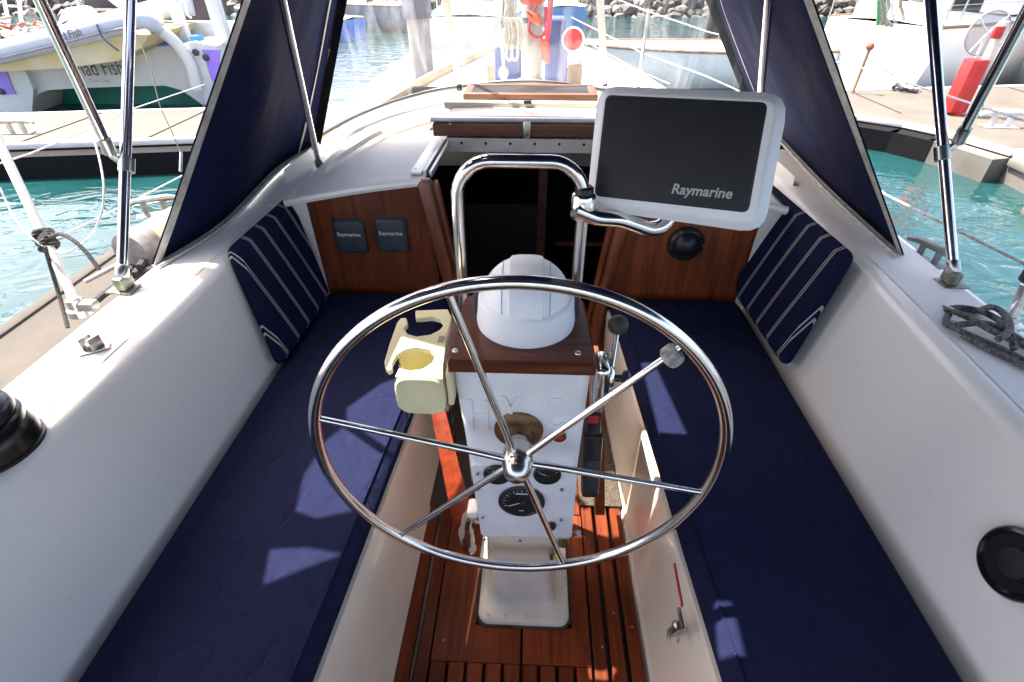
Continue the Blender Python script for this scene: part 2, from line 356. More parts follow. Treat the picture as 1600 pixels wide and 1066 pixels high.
        for k in range(o, len(s.v)): s.uv[k] = ((s.v[k] - c[0]).dot(u), (s.v[k] - c[0]).dot(w))
        return s
    def done(s, name, m, parent=None, smooth=True, ang=40, sub=0):
        me = bpy.data.meshes.new(name); me.from_pydata([tuple(v) for v in s.v], [], s.f)
        me.materials.append(m)
        bm = bmesh.new(); bm.from_mesh(me); bmesh.ops.recalc_face_normals(bm, faces=bm.faces); bm.to_mesh(me); bm.free()
        if s.uv is not None:
            lay = me.uv_layers.new(name='UVMap')
            for lp in me.loops: lay.data[lp.index].uv = s.uv.get(lp.vertex_index, (0, 0))
        if smooth:
            me.shade_smooth(); me.set_sharp_from_angle(angle=radians(ang))
        o = bpy.data.objects.new(name, me); COL.objects.link(o)
        return adopt(o, parent)
ROOTLOC = {}
def adopt(o, parent):
    if parent is not None:
        o.parent = parent
        if parent.name in ROOTLOC: o.location = -ROOTLOC[parent.name]
    return o
def tag(o, label=None, cat=None, group=None, kind=None):
    if label: o['label'] = label
    if cat: o['category'] = cat
    if group: o['group'] = group
    if kind: o['kind'] = kind
    return o
def thing(name, label, cat, loc=(0, 0, 0), rz=0, group=None, local=False):
    o = bpy.data.objects.new(name, None); COL.objects.link(o); o.empty_display_size = .1
    o.location = loc; o.rotation_euler = (0, 0, rz)
    if not local: ROOTLOC[o.name] = V(loc)
    return tag(o, label, cat, group)
def text(name, s, m, size, o, u, w, parent=None, ext=.0008, align='LEFT', shear=0, xs=1, bold=0):
    """lettering lying in the plane u (reading direction) x w (up), origin o"""
    cu = bpy.data.curves.new(name, 'FONT'); cu.body = s; cu.size = size; cu.extrude = ext; cu.align_x = align; cu.shear = shear
    cu.resolution_u = 3; cu.offset = bold
    t = bpy.data.objects.new(name, cu); COL.objects.link(t)
    dg = bpy.context.evaluated_depsgraph_get(); me = bpy.data.meshes.new_from_object(t.evaluated_get(dg))
    bpy.data.objects.remove(t); bpy.data.curves.remove(cu)
    u, w = V(u).normalized(), V(w).normalized(); n = u.cross(w).normalized(); w = n.cross(u)
    M = Matrix((u, w, n)).transposed().to_4x4(); M.translation = V(o); me.transform(M @ Matrix.Diagonal((xs, 1, 1, 1)))
    me.materials.clear(); me.materials.append(m)
    ob = bpy.data.objects.new(name, me); COL.objects.link(ob); return adopt(ob, parent)


# ================================================================== SETTING
WZ = .17
b = MB(); b.raw([(-400, -200, WZ), (400, -200, WZ), (400, 600, WZ), (-400, 600, WZ)], [(0, 1, 2, 3)])
tag(b.done('water', WATER, smooth=False), kind='structure')
b = MB(); b.raw([(-400, -200, -3), (400, -200, -3), (400, 600, -3), (-400, 600, -3)], [(0, 1, 2, 3)])
tag(b.done('seabed', mat('harbour_mud', (.05, .09, .08), .9), smooth=False), kind='structure')
# land behind the breakwater
b = MB(); b.raw([(-120, 27.6, -.3), (120, 27.6, -.3), (120, 33, 3.4), (-120, 33, 3.4), (120, 200, 3.4), (-120, 200, 3.4)], [(0, 1, 2, 3), (3, 2, 4, 5)])
tag(b.done('breakwater_bank', mat('bank_rubble', (.12, .11, .1), .95, var=.3, bump=1, bscale=6, bdist=.2), smooth=False), kind='structure')
b = MB()
def rock(c, r):
    bm = bmesh.new(); bmesh.ops.create_icosphere(bm, subdivisions=1, radius=1)
    sx, sy, sz = random.uniform(.8, 1.4), random.uniform(.7, 1.2), random.uniform(.6, 1)
    q = Matrix.Rotation(random.uniform(0, 6), 3, 'Z') @ Matrix.Rotation(random.uniform(-.6, .6), 3, 'X')
    vs_ = [V(c) + q @ V((v.co.x * sx, v.co.y * sy, v.co.z * sz)) * r * random.uniform(.75, 1.15) for v in bm.verts]
    bm.verts.index_update(); b.raw(vs_, [[v.index for v in f.verts] for f in bm.faces]); bm.free()
xx = -34
while xx < 48:
    for yy in range(7):
        rock((xx + random.uniform(-.2, .2), 26.6 + yy * .42 + random.uniform(-.15, .15), WZ - .1 + yy * .27 + random.uniform(-.1, .1)), random.uniform(.2, .4))
    xx += .42
tag(b.done('breakwater_rocks', ROCK, smooth=False), kind='stuff')

# ---- floating docks (each a thing)
def dock(name, label, poly, top=.5, thick=.34, m=WALKC, em=None, fm=None, group='concrete and timber pontoons of the marina'):
    P = [V((x, y, top)) for x, y in poly]; N = len(P)
    t = thing(name, label, 'dock', (P[0].x, P[0].y, 0), group=group)
    MB().prism([p - V((0, 0, thick)) for p in P], (0, 0, thick - .004)).done('dock_deck', m, t, smooth=False)
    ctr = sum(P, V()) / N
    b = MB(); r = MB(); q = MB()
    for i in range(N):
        a, c = P[i], P[(i + 1) % N]; d = (c - a).normalized(); o = V((d.y, -d.x, 0))
        if o.dot((a + c) / 2 - ctr) < 0: o = -o
        b.bar(a + o * .0 + V((0, 0, -.02)), c + V((0, 0, -.02)), .09, .07, bev=.015)
        if (a.x + c.x) / 2 > 5.2:
            r.bar(a + o * .03 + V((0, 0, -.10)), c + o * .03 + V((0, 0, -.10)), .07, .09, bev=.02); q.bar(a - o * .13 + V((0, 0, -.28)), c - o * .13 + V((0, 0, -.28)), .3, .42); continue
        r.bar(a + o * .03 + V((0, 0, -.19)), c + o * .03 + V((0, 0, -.19)), .08, .25, bev=.02)
        r.bar(a - o * .15 + V((0, 0, -.28)), c - o * .15 + V((0, 0, -.28)), .3, .42)
    b.done('edge_capping', em or EDGE, t); r.done('rubber_fendering', fm or RUBBER, t)
    if q.v: q.done('concrete_side', CONC, t)
    return t
wx = lambda x, k: (x, (7.15 if k == 0 else 8.75) + .168 * x)
W_ = dock('walkway_dock', 'long pale walkway pontoon crossing behind the white catamaran stern and the bow', [wx(-16, 0), wx(-3.2, 0), wx(-1.5, 0), wx(4.5, 0), (4.95, 7.55), (5.25, 7.1), (5.5, 6.3), (7.4, 6.6), wx(16, 0), wx(16, 1), wx(-16, 1)])
for k in range(14):     # board joints of the walkway: grooved planking across
    x = -9 + k * 1.42
    a, c = V((*wx(x, 0), .502)), V((*wx(x, 1), .502))
    MB().bar(a.lerp(c, .04), a.lerp(c, .96), .02, .008).done('board_joint', CONCG, W_, smooth=False)
FG = dock('finger_dock', 'weathered grey concrete finger pontoon beside the port coaming', [(-1.62, -3), (-1.62, 6.78), (-3.15, 6.55), (-3.12, -3)], m=CONCG, em=CONCG, fm=CONCG)
dock('finger_dock', 'timber finger pontoon running away beyond the walkway, seen through the left of the windscreen',
     [(-1.25, 8.7), (-1.25, 13.8), (-2.85, 13.8), (-2.85, 8.4)], m=WALKC)
SF = dock('finger_dock', 'curved pontoon on the starboard side with black fendering and a red marker post', [(5.35, -2), (5.45, 5.3), (5.5, 6.25), (7.4, 6.5), (7.4, -2)], m=WALKC, fm=CONC)
# concrete float blocks of the starboard finger
for k in range(5):
    y = 5.1 - k * 1.25
    MB().box((5.28, y - .3, .2), (.5, 1.1, .34), bev=.06).done('float_block', CONC, SF)

# dock furniture
def cleat(p, d, s=1, m=STEEL, label='', group=None, name='dock_cleat'):
    p, d = V(p), V(d).normalized(); t = thing(name, label, 'cleat', p, group=group)
    b = MB()
    b.tube([p + d * (-.09 * s) + V((0, 0, .045 * s)), p + d * (-.05 * s) + V((0, 0, .055 * s)), p + d * (.05 * s) + V((0, 0, .055 * s)), p + d * (.09 * s) + V((0, 0, .045 * s))], [.008 * s, .012 * s, .012 * s, .008 * s])
    b.done('horn', m, t)
    for q in (-.03, .03):
        MB().tube([p + d * q * s, p + d * q * s + V((0, 0, .05 * s))], .011 * s).done('foot', m, t)
    MB().box(p + V((0, 0, .004)), (.05 * s, .13 * s, .008), Matrix.Rotation(atan2(-d.x, d.y), 3, 'Z'), .002).done('base_plate', m, t)
    return t

# ================================================================== OWN BOAT
BOAT = thing('sailboat', 'white sailboat whose open cockpit with navy cushions fills the foreground', 'sailboat', (0, 2, 0))
LI = lambda y: -.455 + .075 * y           # port seat edge
RI = lambda y: .435 - .055 * y
# hull below the decks
st = [(-1.6, 1.08, 1.45), (-.8, 1.28, 1.43), (.5, 1.36, 1.42), (1.6, 1.38, 1.42), (2.6, 1.27, 1.43), (3.7, 1.04, 1.45), (4.6, .86, 1.48), (5.6, .58, 1.5), (6.4, .32, 1.53), (7.25, .03, 1.56)]
rows = []
for y, h, z in st:
    g = h * (.9 if y < 2.6 else .9 + .1 * min(1, (y - 2.6) / 1.2)); rows.append([(-g, y, z), (-g * 1.01, y, z - .3), (-g * 1.0, y, .45), (-g * .72, y, .02), (0, y, -.45), (h * .72, y, .02), (h * 1.02, y, .45), (h * 1.04, y, z - .3), (h, y, z)])
MB().loft(rows, caps=True).done('hull', GEL, BOAT)
# foredeck and side decks (only forward of the cockpit)
rows = [[(-h + .0 * k, y, z) for k in (0,)] + [(-h * .5, y, z + .02), (0, y, z + .04), (h * .5, y, z + .02), (h, y, z)] for y, h, z in st if y > 2.5]
MB().loft(rows).done('foredeck', NONSKID, BOAT)
for s in (-1, 1):
    pts = cr([(s * h * .985, y, z + .035) for y, h, z in st if y > 2.5], 5)
    MB().tube(pts, .03, 6).done('toe_rail', mat('oiled_teak', (.42, .26, .11), .5, var=.2, stretch=(1, .2, 1), vscale=20) if s < 0 else GEL, BOAT)

# ---- coamings: lofted sections
def coaming(side):
    rows = []
    for y in (-1.2, -.5, .2, .8, 1.2, 1.6, 1.95, 2.3, 2.7):
        k = max(0, y - 1.95)
        if side < 0: xb, xi, xo = -.905 + .02 * y - .1 * k, -1.0 + .01 * k, -1.225 if y < 1.2 else -1.225 + .03 * (y - 1.2)
        else: xb, xi, xo = .925 - .015 * y + .1 * k, 1.0 + .045 * y - .05 * k, 1.315
        s = side; zt = 1.5 + .03 * k; lip = .12 if side < 0 else 1
        A, B = V((xb, y, 1.06)), V((xi - s * .012, y, zt - .03)); q = [A]
        q += [A.lerp(B, .3), A.lerp(B, .65), B, V((xi - s * .004, y, zt - .012)), V((xi + s * .008, y, zt - .002)), V((xi + s * .03, y, zt + .003)), V((xi + s * .12, y, zt + .004)), V((xo - s * .02, y, zt - .002)),
              V((xo, y, zt - .014)), V((xo + s * .006, y, zt - .05)), V((xo + s * .02 * lip, y, zt - .062)), V((xo + s * .10 * lip, y, zt - .068)), V((xo + s * .12 * lip, y, zt - .09)), V((xo + s * .12 * lip, y, 1.25))]
        rows.append(q)
    MB().loft(rows).done('coaming', GEL, BOAT, ang=70)
    # non-skid panel on the coaming top
    rr = []
    for y in [(-.6 + .1 * i) for i in range(26)]:
        if side < 0: a, c = -1.035, -1.195
        else: a, c = 1.0 + .045 * y + .04, 1.285
        rr.append([(a, y, 1.5055), ((a + c) / 2, y, 1.5065), (c, y, 1.5045)])
    MB().loft(rr).done('deck_grip', NONSKID, BOAT)
coaming(-1); coaming(1)

# ---- seats, seat fronts
for s in (-1, 1):
    fi = LI if s < 0 else RI
    fb = (lambda y: -.375 + .02 * y) if s < 0 else (lambda y: .385 - .018 * y)
    rows = []
    for i in range(16):
        y = -.9 + i * (2.8 / 15)
        rows.append([(s * .93, y, 1.068), (fi(y) + s * .02, y, 1.075), (fi(y) + s * .004, y, 1.072), (fi(y), y, 1.06),
                     (fi(y) * .6 + fb(y) * .4, y, .9), (fb(y), y, .70), (fb(y) - s * .02, y, .645), (fb(y) - s * .05, y, .63)])
    MB().loft(rows).done('seat_locker', GELC, BOAT, ang=60)
# well floor under the slats
MB().box((0, .5, .60), (.9, 3.0, .06)).done('cockpit_well', mat('grimy_gelcoat', (.12, .11, .1), .7, var=.3), BOAT)
MB().box((0, -.95, .95), (2.0, .1, .95)).done('stern_bulkhead', GELC, BOAT, smooth=False)

# ---- mahogany sole: every slat is a part
GR = thing('cockpit_grating', 'varnished mahogany slatted floor grating around the pedestal foot', 'grating', (0, .8, .63))
Z0, ZT = .655, .68
def slat(x0, x1, y0, y1, tap=0):
    b = MB(); b.raw([(x0, y0, Z0), (x1, y0, Z0), (x1 + tap, y1, Z0), (x0 + tap, y1, Z0), (x0, y0, ZT - .003), (x1, y0, ZT - .003), (x1 + tap, y1, ZT - .003), (x0 + tap, y1, ZT - .003),
                       (x0 + .003, y0 + .003, ZT), (x1 - .003, y0 + .003, ZT), (x1 + tap - .003, y1 - .003, ZT), (x0 + tap + .003, y1 - .003, ZT)],
                      [(0, 1, 2, 3), (0, 1, 5, 4), (1, 2, 6, 5), (2, 3, 7, 6), (3, 0, 4, 7), (4, 5, 9, 8), (5, 6, 10, 9), (6, 7, 11, 10), (7, 4, 8, 11), (8, 9, 10, 11)])
    return b.done('slat', WOODY, GR, smooth=False)
for x0, x1 in ((-.356, -.318), (-.305, -.268)): slat(x0, x1, .1, 1.88, .012)
for x0, x1 in ((.352, .315), (.302, .262), (.249, .212)): slat(x1, x0, .1, 1.88, -.012)
def lboard(pts):
    MB().prism([V((x, y, Z0)) for x, y in pts], (0, 0, ZT - Z0)).done('slat', WOODY, GR, smooth=False)
lboard([(-.258, .645), (-.004, .645), (-.004, .748), (-.140, .748), (-.140, 1.14), (-.258, 1.14)])
lboard([(.004, .645), (.200, .645), (.200, 1.14), (.150, 1.14), (.150, .748), (.004, .748)])
for x0, x1 in ((-.258, -.004), (.004, .200)):
    w = .036; x = x0; n = int((x1 - x0 + .008) / (w + .008)); w = (x1 - x0 + .009) / n - .009
    for k in range(n): slat(x0 + k * (w + .009), x0 + k * (w + .009) + w, .1, .6446)
slat(-.258, -.140, 1.145, 1.88); slat(.150, .200, 1.145, 1.88)
for k in range(5): slat(-.135 + k * .057, -.135 + k * .057 + .05, 1.09, 1.88)
for x, y in ((-.23, .7), (.19, .95), (.28, .8), (.235, .7), (.33, .76)):
    MB().lathe([(.0035, 0), (.0035, .0008), (.002, .001)], (x, y, ZT), n=10).done('screw', mat('dull_screw', (.3, .27, .22), .6, metal=.4), GR)

# ---- cabin top
def ctop(x, y): return 1.545 + .115 * (1 - (abs(x) / .95) ** 1.8) + .02 * max(0, min(y, 2.9) - 1.95) - .09 * max(0, y - 3.0) ** 1.3
YB = 1.93
def patch(x0, x1, y0, y1, nx=14, ny=10, f=ctop, xf=None):
    rows = []
    for j in range(ny + 1):
        y = y0 + (y1 - y0) * j / ny
        rows.append([(x, y, f(x, y)) for x in [(x0 + (x1 - x0) * i / nx) * ((1 - .12 * max(0, y - 2.4)) if abs(x0 + (x1 - x0) * i / nx) > .5 else 1) for i in range(nx + 1)]])
    return rows
MB().loft(patch(-.93, -.40, YB - .03, 3.9)).done('cabin_top', NONSKID, BOAT, ang=60)
MB().loft(patch(.40, .93, YB - .03, 3.9)).done('cabin_top', NONSKID, BOAT, ang=60)
MB().loft(patch(-.40, .40, 2.42, 3.9)).done('cabin_top', NONSKID, BOAT, ang=60)
for s in (-1, 1):   # cabin sides, rounded shoulders
    rows = []
    for y in (YB - .03, 2.4, 2.9, 3.4, 3.9):
        k = 1 - .12 * max(0, y - 2.4); x = s * .93 * k; z = ctop(.93, y)
        rows.append([(x, y, z), (x + s * .02, y, z - .008), (x + s * .032, y, z - .03), (x + s * .07, y, 1.40)])
    MB().loft(rows).done('cabin_side', GEL, BOAT, ang=80)
rows = [[(-.76 + .1267 * i, 3.9, ctop(-.76 + .1267 * i, 3.9)) for i in range(13)], [(-.76 + .1267 * i, 4.1, 1.47) for i in range(13)]]
MB().loft(rows).done('cabin_front', GEL, BOAT)
# rim of the cabin top over the bulkhead
rim = cr([(x, YB - .035, ctop(x, 1.93) - .012) for x in (-.95, -.85, -.7, -.55, -.41)], 4)
MB().tube(rim, .016, 8).done('cabin_rim', GEL, BOAT)
rim = cr([(x, YB - .035, ctop(x, 1.93) - .012) for x in (.95, .85, .7, .55, .41)], 4)
MB().tube(rim, .016, 8).done('cabin_rim', GEL, BOAT)
# added low cream ridge standing in for a curved band of shading
rg = cr([az(512, 262, 1.60), az(545, 235, 1.62), az(600, 202, 1.64), az(660, 180, 1.67), az(735, 166, 1.70)], 6)
MB().loft([[p + V((0, -.05, -.012)), p + V((0, -.02, .006)), p + V((0, .02, .006)), p + V((0, .05, -.012))] for p in rg]).done('shading_ridge', CREAM, BOAT)

# ---- bulkheads (mahogany), posts, dark companionway
def bulk(poly, name='bulkhead_panel', m=WOODX, t=.02):
    MB().prism([V((x, YB, z)) for x, z in poly], (0, t, 0)).done(name, m, BOAT, smooth=False)
bulk([(-.885, 1.03), (-.885, ctop(.885, 1.93) - .02), (-.7, ctop(.7, 1.93) - .02), (-.55, ctop(.55, 1.93) - .02), (-.41, ctop(.41, 1.93) - .02), (-.38, 1.03)])
bulk([(.30, 1.03), (.40, ctop(.41, 1.93) - .02), (.55, ctop(.55, 1.93) - .02), (.7, ctop(.7, 1.93) - .02), (.885, ctop(.885, 1.93) - .02), (.885, 1.03)])
bulk([(-.38, .60), (-.38, 1.05), (-.27, 1.05), (-.25, .60)]); bulk([(.36, .60), (.36, 1.05), (.27, 1.05), (.25, .60)])
for s in (-1, 1):   # white corner moulding between bulkhead and coaming
    MB().prism([(s * .878, YB - .004, 1.04), (s * .885, YB - .004, 1.54), (s * 1.06, YB - .004, 1.50), (s * 1.03, YB - .004, 1.04)], (0, .03, 0)).done('corner_moulding', GEL, BOAT, smooth=False)
# companionway posts, leaning inward to the sill
for s, xt, xb in ((-1, -.405, -.265), (1, .365, .262)):
    a, c = V((xt, YB - .03, 1.635)), V((xb, YB - .03, .70))
    MB().bar(a, c, .055 if s < 0 else .048, .05, up=(0, 1, 0), bev=.016).done('companionway_post', WOODX, BOAT)
    MB().bar(a + V((s * -.036, .03, -.02)), c + V((s * -.036, .03, 0)), .02, .04, up=(0, 1, 0), bev=.004).done('companionway_post', WOODX, BOAT)
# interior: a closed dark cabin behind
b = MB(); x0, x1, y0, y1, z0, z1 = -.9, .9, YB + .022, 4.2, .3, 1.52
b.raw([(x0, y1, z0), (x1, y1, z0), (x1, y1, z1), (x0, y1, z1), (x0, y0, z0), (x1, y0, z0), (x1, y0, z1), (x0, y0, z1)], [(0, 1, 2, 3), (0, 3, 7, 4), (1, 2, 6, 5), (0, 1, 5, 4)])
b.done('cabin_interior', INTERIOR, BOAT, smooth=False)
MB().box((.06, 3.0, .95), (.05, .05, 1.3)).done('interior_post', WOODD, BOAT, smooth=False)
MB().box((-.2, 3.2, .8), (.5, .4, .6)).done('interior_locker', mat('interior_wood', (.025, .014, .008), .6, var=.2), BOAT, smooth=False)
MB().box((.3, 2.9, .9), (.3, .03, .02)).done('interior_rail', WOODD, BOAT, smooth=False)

# ---- hatch: rails, beam, sea hood, framed skylight
HT = thing('sliding_hatch', 'white sliding companionway hatch with worn wooden beam, riveted aluminium plate and side rail', 'hatch', (0, 2.4, 1.65))
zr = 1.64
for s in (-1, 1):
    xa = -.405 if s < 0 else .375
    for dx, w, h, m in ((-.035 * -s, .045, .012, ALU), (0, .012, .03, ALU), (.022 * -s, .012, .022, ALU)):
        MB().bar((xa + dx, 1.93, zr), (xa + .02 * -s + dx, 2.36, zr + .01), w, h, bev=.002).done('side_rail', m, HT)
    for k in range(6):
        MB().lathe([(.004, 0), (.003, .002)], (xa + .042 * -s * -1 + .0 , 1.97 + k * .06, zr + .0065), n=8).done('rivet', DULL, HT)
P = [ay(717, 214, 2.30), ay(930, 220, 2.30), ay(930, 240, 2.30), ay(712, 237, 2.30)]
pl = MB(); A, Bq = V((-.37, 2.30, P[0].z)), V((.36, 2.30, P[0].z)); hz = P[0].z - P[3].z
pl.box((0, 2.305, P[0].z - hz / 2), (.74, .012, hz)); pl.box((0, 2.295, P[0].z - .004), (.74, .03, .008)); pl.done('riveted_plate', ALU, HT)
for k in range(7):
    MB().lathe([(.0065, 0), (.004, .003)], (-.31 + k * .105, 2.2985, P[0].z - hz * .42), (0, -1, 0), n=10).done('rivet', BLACK, HT)
q0, q1 = ay(690, 192, 2.31), ay(690, 212, 2.31)
MB().box((0, 2.32, (q0.z + q1.z) / 2), (.86, .05, q0.z - q1.z), bev=.006).done('front_beam', WOODD, HT)
MB().box((0, 2.335, q0.z + .012), (.88, .05, .02), bev=.004).done('beam_cap', ALU, HT)
h0 = q0.z + .022
rows = []
for y, dz in ((2.33, -.01), (2.335, .002), (2.36, .006), (2.45, .010), (2.55, .012), (2.60, .0)):
    rows.append([(x, y, h0 + dz - .05 * (abs(x) / .44) ** 4 * (1 if abs(x) > .4 else .2)) for x in [-.45 + .9 * i / 20 for i in range(21)]])
MB().loft(rows).done('hatch_lid', GEL, HT)
MB().box((0, 2.48, h0 + .014), (.80, .05, .03), bev=.006).done('cream_batten', CREAM, HT)
for dx in (0.0,):
    c = ay(823, 205, 2.285); MB().box((c.x, 2.285, c.z), (.032, .006, .075), bev=.002).done('hasp', STEEL, HT)
    MB().box((c.x, 2.45, h0 + .033), (.035, .02, .012), bev=.002).done('latch', BLACK, HT)
    MB().tube([(c.x, 2.278, c.z + .015), (c.x + .006, 2.27, c.z), (c.x, 2.278, c.z - .015)], .003, 6).done('staple', STEEL, HT)
SK = thing('framed_skylight', 'teak framed hatch with smoked grey panel on the cabin top behind the sliding hatch', 'hatch', (0, 2.7, 1.8))
c4 = [ay(726, 136, 2.85), ay(932, 131, 2.85), ay(930, 147, 2.63), ay(724, 151, 2.63)]
yb = 2.63; zb = c4[3].z; zt = c4[0].z
x0, x1 = c4[3].x, ay(934, 150, 2.63).x
def fr(a, c, w=.04, h=.03): MB().bar(a, c, w, h, bev=.005).done('frame_rail', WOODD, SK)
fr((x0, 2.635, zb), (x1, 2.635, zb)); fr((x0, 2.845, zt), (x1, 2.845, zt))
fr((x0 + .018, 2.655, zb), (x0 + .018, 2.825, zt)); fr((x1 - .018, 2.655, zb), (x1 - .018, 2.825, zt))
MB().raw([(x0 + .03, 2.65, zb + .012), (x1 - .03, 2.65, zb + .012), (x1 - .03, 2.83, zt + .012), (x0 + .03, 2.83, zt + .012), (x0 + .03, 2.65, zb), (x1 - .03, 2.65, zb), (x1 - .03, 2.83, zt), (x0 + .03, 2.83, zt)],
         [(0, 1, 2, 3), (4, 5, 6, 7), (0, 1, 5, 4), (1, 2, 6, 5), (2, 3, 7, 6), (3, 0, 4, 7)]).done('smoked_panel', mat('smoked_acrylic', (.05, .05, .048), .6, var=.3, spec=.1), SK, smooth=False)
MB().box(((x0 + x1) / 2, 2.64, zb - .035), (x1 - x0, .03, .05), bev=.004).done('coaming_rail', WOODD, SK)
MB().box(((x0 + x1) / 2, 2.74, zb - .05), (x1 - x0 - .04, .2, .12)).done('curb', CREAM, SK)

# ---- breakwater ledge round the front of the dodger
BW = [V((-1.09, 2.25, 1.53)), V((-1.03, 2.5, 1.565)), az(560, 186, 1.62), az(640, 156, 1.67), az(718, 140, 1.71), V((0, 3.06, 1.745)), V((.42, 2.98, 1.71)), V((.8, 2.78, 1.64)), V((1.05, 2.5, 1.565)), V((1.11, 2.25, 1.53))]
bw = cr(BW, 8)
MB().loft([[p + V((0, -.02, -.06)), p + V((0, -.022, .0)), p + V((0, -.012, .016)), p + V((0, .01, .018)), p + V((0, .02, .0)), p + V((0, .02, -.06))] for p in bw]).done('breakwater_ledge', GEL, BOAT, ang=60)

# ================================================================== CUSHIONS
def seatcushion(s, label):
    fi = LI if s < 0 else RI
    c = [V((fi(-.8) + s * .004, -.8, 1.15)), V((s * .905, -.8, 1.15)), V((s * .872, 1.89, 1.15)), V((fi(1.89) + s * .004, 1.89, 1.15))]
    b = MB().slab(c, .072, rc=.03, re=.026, puff=.006, nrm=(0, 0, 1), ax_u=(1, 0, 0))
    o = b.done('seat_cushion', CUSH, ang=60); tag(o, label, 'cushion', 'plain navy seat cushions')
    # seam along the inner edge
    e = [V((fi(y) + s * .030, y, 1.1515)) for y in (-.75, 0, .6, 1.2, 1.86)]
    MB().tube(cr(e, 4), .0022, 6).done('piping', CUSH, o)
    return o
seatcushion(-1, 'long plain navy seat cushion on the port locker with sunlit patches beside the drink holder')
seatcushion(1, 'long plain navy seat cushion on the starboard locker under the display')
def backcushion(c, label, s):
    c = [V(p) for p in c]; c[3] = c[0] + (c[2] - c[1]) * .5 + (c[3] - c[0] - (c[2] - c[1])) * .0 + (c[2] - c[1]) * .5 + (c[1] - c[0]).normalized() * (c[3] - c[0] - (c[2] - c[1])).dot((c[1] - c[0]).normalized())
    n = (c[1] - c[0]).cross(c[2] - c[1]).normalized()
    if n.x * s > 0: n = -n
    b = MB().slab([p + n * .022 for p in c], .045, rc=.035, re=.02, puff=.003, nrm=n, ax_u=(c[1] - c[0]))
    o = b.done('backrest_cushion', CUSHS, ang=60); tag(o, label, 'cushion', 'striped navy backrest cushions')
    return o
backcushion([az(438, 574, 1.16), az(514, 462, 1.16), az(450, 306, 1.53), az(338, 380, 1.55)], 'navy backrest cushion with white pinstripes leaning on the port coaming by the two instrument covers', -1)
backcushion([az(1150, 462, 1.16), az(1226, 574, 1.16), az(1334, 398, 1.545), az(1238, 282, 1.53)], 'navy backrest cushion with white pinstripes leaning on the starboard coaming right of the display', 1)

# ---- instrument covers on the port bulkhead
for lab, cc, (tx, ty) in (('dark grey square instrument cover nearest the port cushion', [(520, 348), (566, 345), (572, 396), (526, 398)], (526, 366)),
                          ('dark grey square instrument cover nearest the companionway post', [(584, 345), (632, 344), (638, 395), (590, 396)], (591, 364))):
    p = [ay(x, y, YB - .028) for x, y in cc]
    w_ = (p[1].x - p[0].x + p[2].x - p[3].x) / 2; x0 = (p[0].x + p[3].x) / 2; z1 = (p[0].z + p[1].z) / 2; z0 = (p[2].z + p[3].z) / 2
    t = thing('instrument_cover', lab, 'instrument cover', (x0, YB, z0), group='dark instrument covers on the port bulkhead')
    Y = YB - .03
    MB().slab([(x0, Y, z0), (x0 + w_, Y, z0), (x0 + w_, Y, z1), (x0, Y, z1)], .028, rc=.022, re=.01, puff=.004, nrm=(0, -1, 0)).done('cover', DGREY, t)
    MB().box((x0 + w_ / 2, YB - .003, (z0 + z1) / 2), (w_ * 1.03, .006, (z1 - z0) * 1.03), bev=.002).done('bezel', BLACK, t)
    k = ay(tx, ty, Y - .005)
    text('lettering', 'Raymarine', PRINT, .0225, (x0 + w_ * .13, Y - .0055, z0 + (z1 - z0) * .58), (1, 0, 0), (0, 0, 1), t)
# ---- round black bulkhead compass
t = thing('bulkhead_compass', 'round black instrument on the starboard mahogany bulkhead under the display', 'instrument', ay(1071, 380, YB))
c = ay(1071, 380, YB)
MB().lathe([(.072, 0), (.072, .012), (.066, .022), (.058, .026), (.056, .02)], c, (0, -1, 0), 36).done('bezel', BLACK, t)
MB().lathe([(.056, .012), (.05, .026), (.036, .042), (.018, .05), (0, .053)], c, (0, -1, 0), 36).done('dome', SCREEN, t)
for a in (0, 2.1, 4.2): MB().lathe([(.006, .02), (.004, .026)], c + V((cos(a) * .063, 0, sin(a) * .063)), (0, -1, 0), 8).done('screw', STEEL, t)

# ================================================================== PEDESTAL
CX = -.014
PD = thing('steering_pedestal', 'white steering pedestal with gauges, embossed letters and a mahogany top board', 'steering pedestal', (CX, .9, .68))
def rrect(x0, x1, y0, y1, z, r, n=5):
    out = []
    for cx, cy, a0 in ((x1 - r, y1 - r, 0), (x0 + r, y1 - r, pi / 2), (x0 + r, y0 + r, pi), (x1 - r, y0 + r, 3 * pi / 2)):
        for k in range(n + 1):
            a = a0 + pi / 2 * k / n; out.append(V((cx + r * cos(a), cy + r * sin(a), z)))
    return out
X0, X1, Y0, Y1 = -.132, .140, .752, 1.085
MB().loft([rrect(X0 - .004, X1 + .004, Y0 - .004, Y1 + .004, .676, .035), rrect(X0, X1, Y0, Y1, .690, .033), rrect(X0 + .004, X1 - .004, Y0 + .004, Y1 - .004, .696, .03), rrect(X0 + .02, X1 - .02, Y0 + .02, Y1 - .02, .698, .03),
           rrect(-.108, .104, .79, 1.04, .703, .03), rrect(-.098, .094, .806, 1.02, .73, .028), rrect(-.088, .084, .825, 1.0, .82, .026), rrect(-.086, .082, .835, .99, 1.03, .024)], closed=True, caps=True).done('base_casting', mat('aged_white_casting', (.70, .68, .62), .4, var=.1, vscale=9), PD, ang=50)
MB().loft([rrect(X0 - .012, X1 + .010, Y0 - .010, Y1 + .010, .6805, .04), rrect(X0 - .012, X1 + .010, Y0 - .010, Y1 + .010, .683, .04)], closed=True, caps=True).done('gasket', mat('black_sealant', (.04, .04, .035), .8, var=.5, vscale=30), PD, smooth=False)
for x in (-.105, -.048, .012, .062, .104): MB().lathe([(.008, 0), (.008, .0015), (.003, .0035)], (x, .768, .697), n=12).done('bolt', MATS['aged_white_casting'], PD)
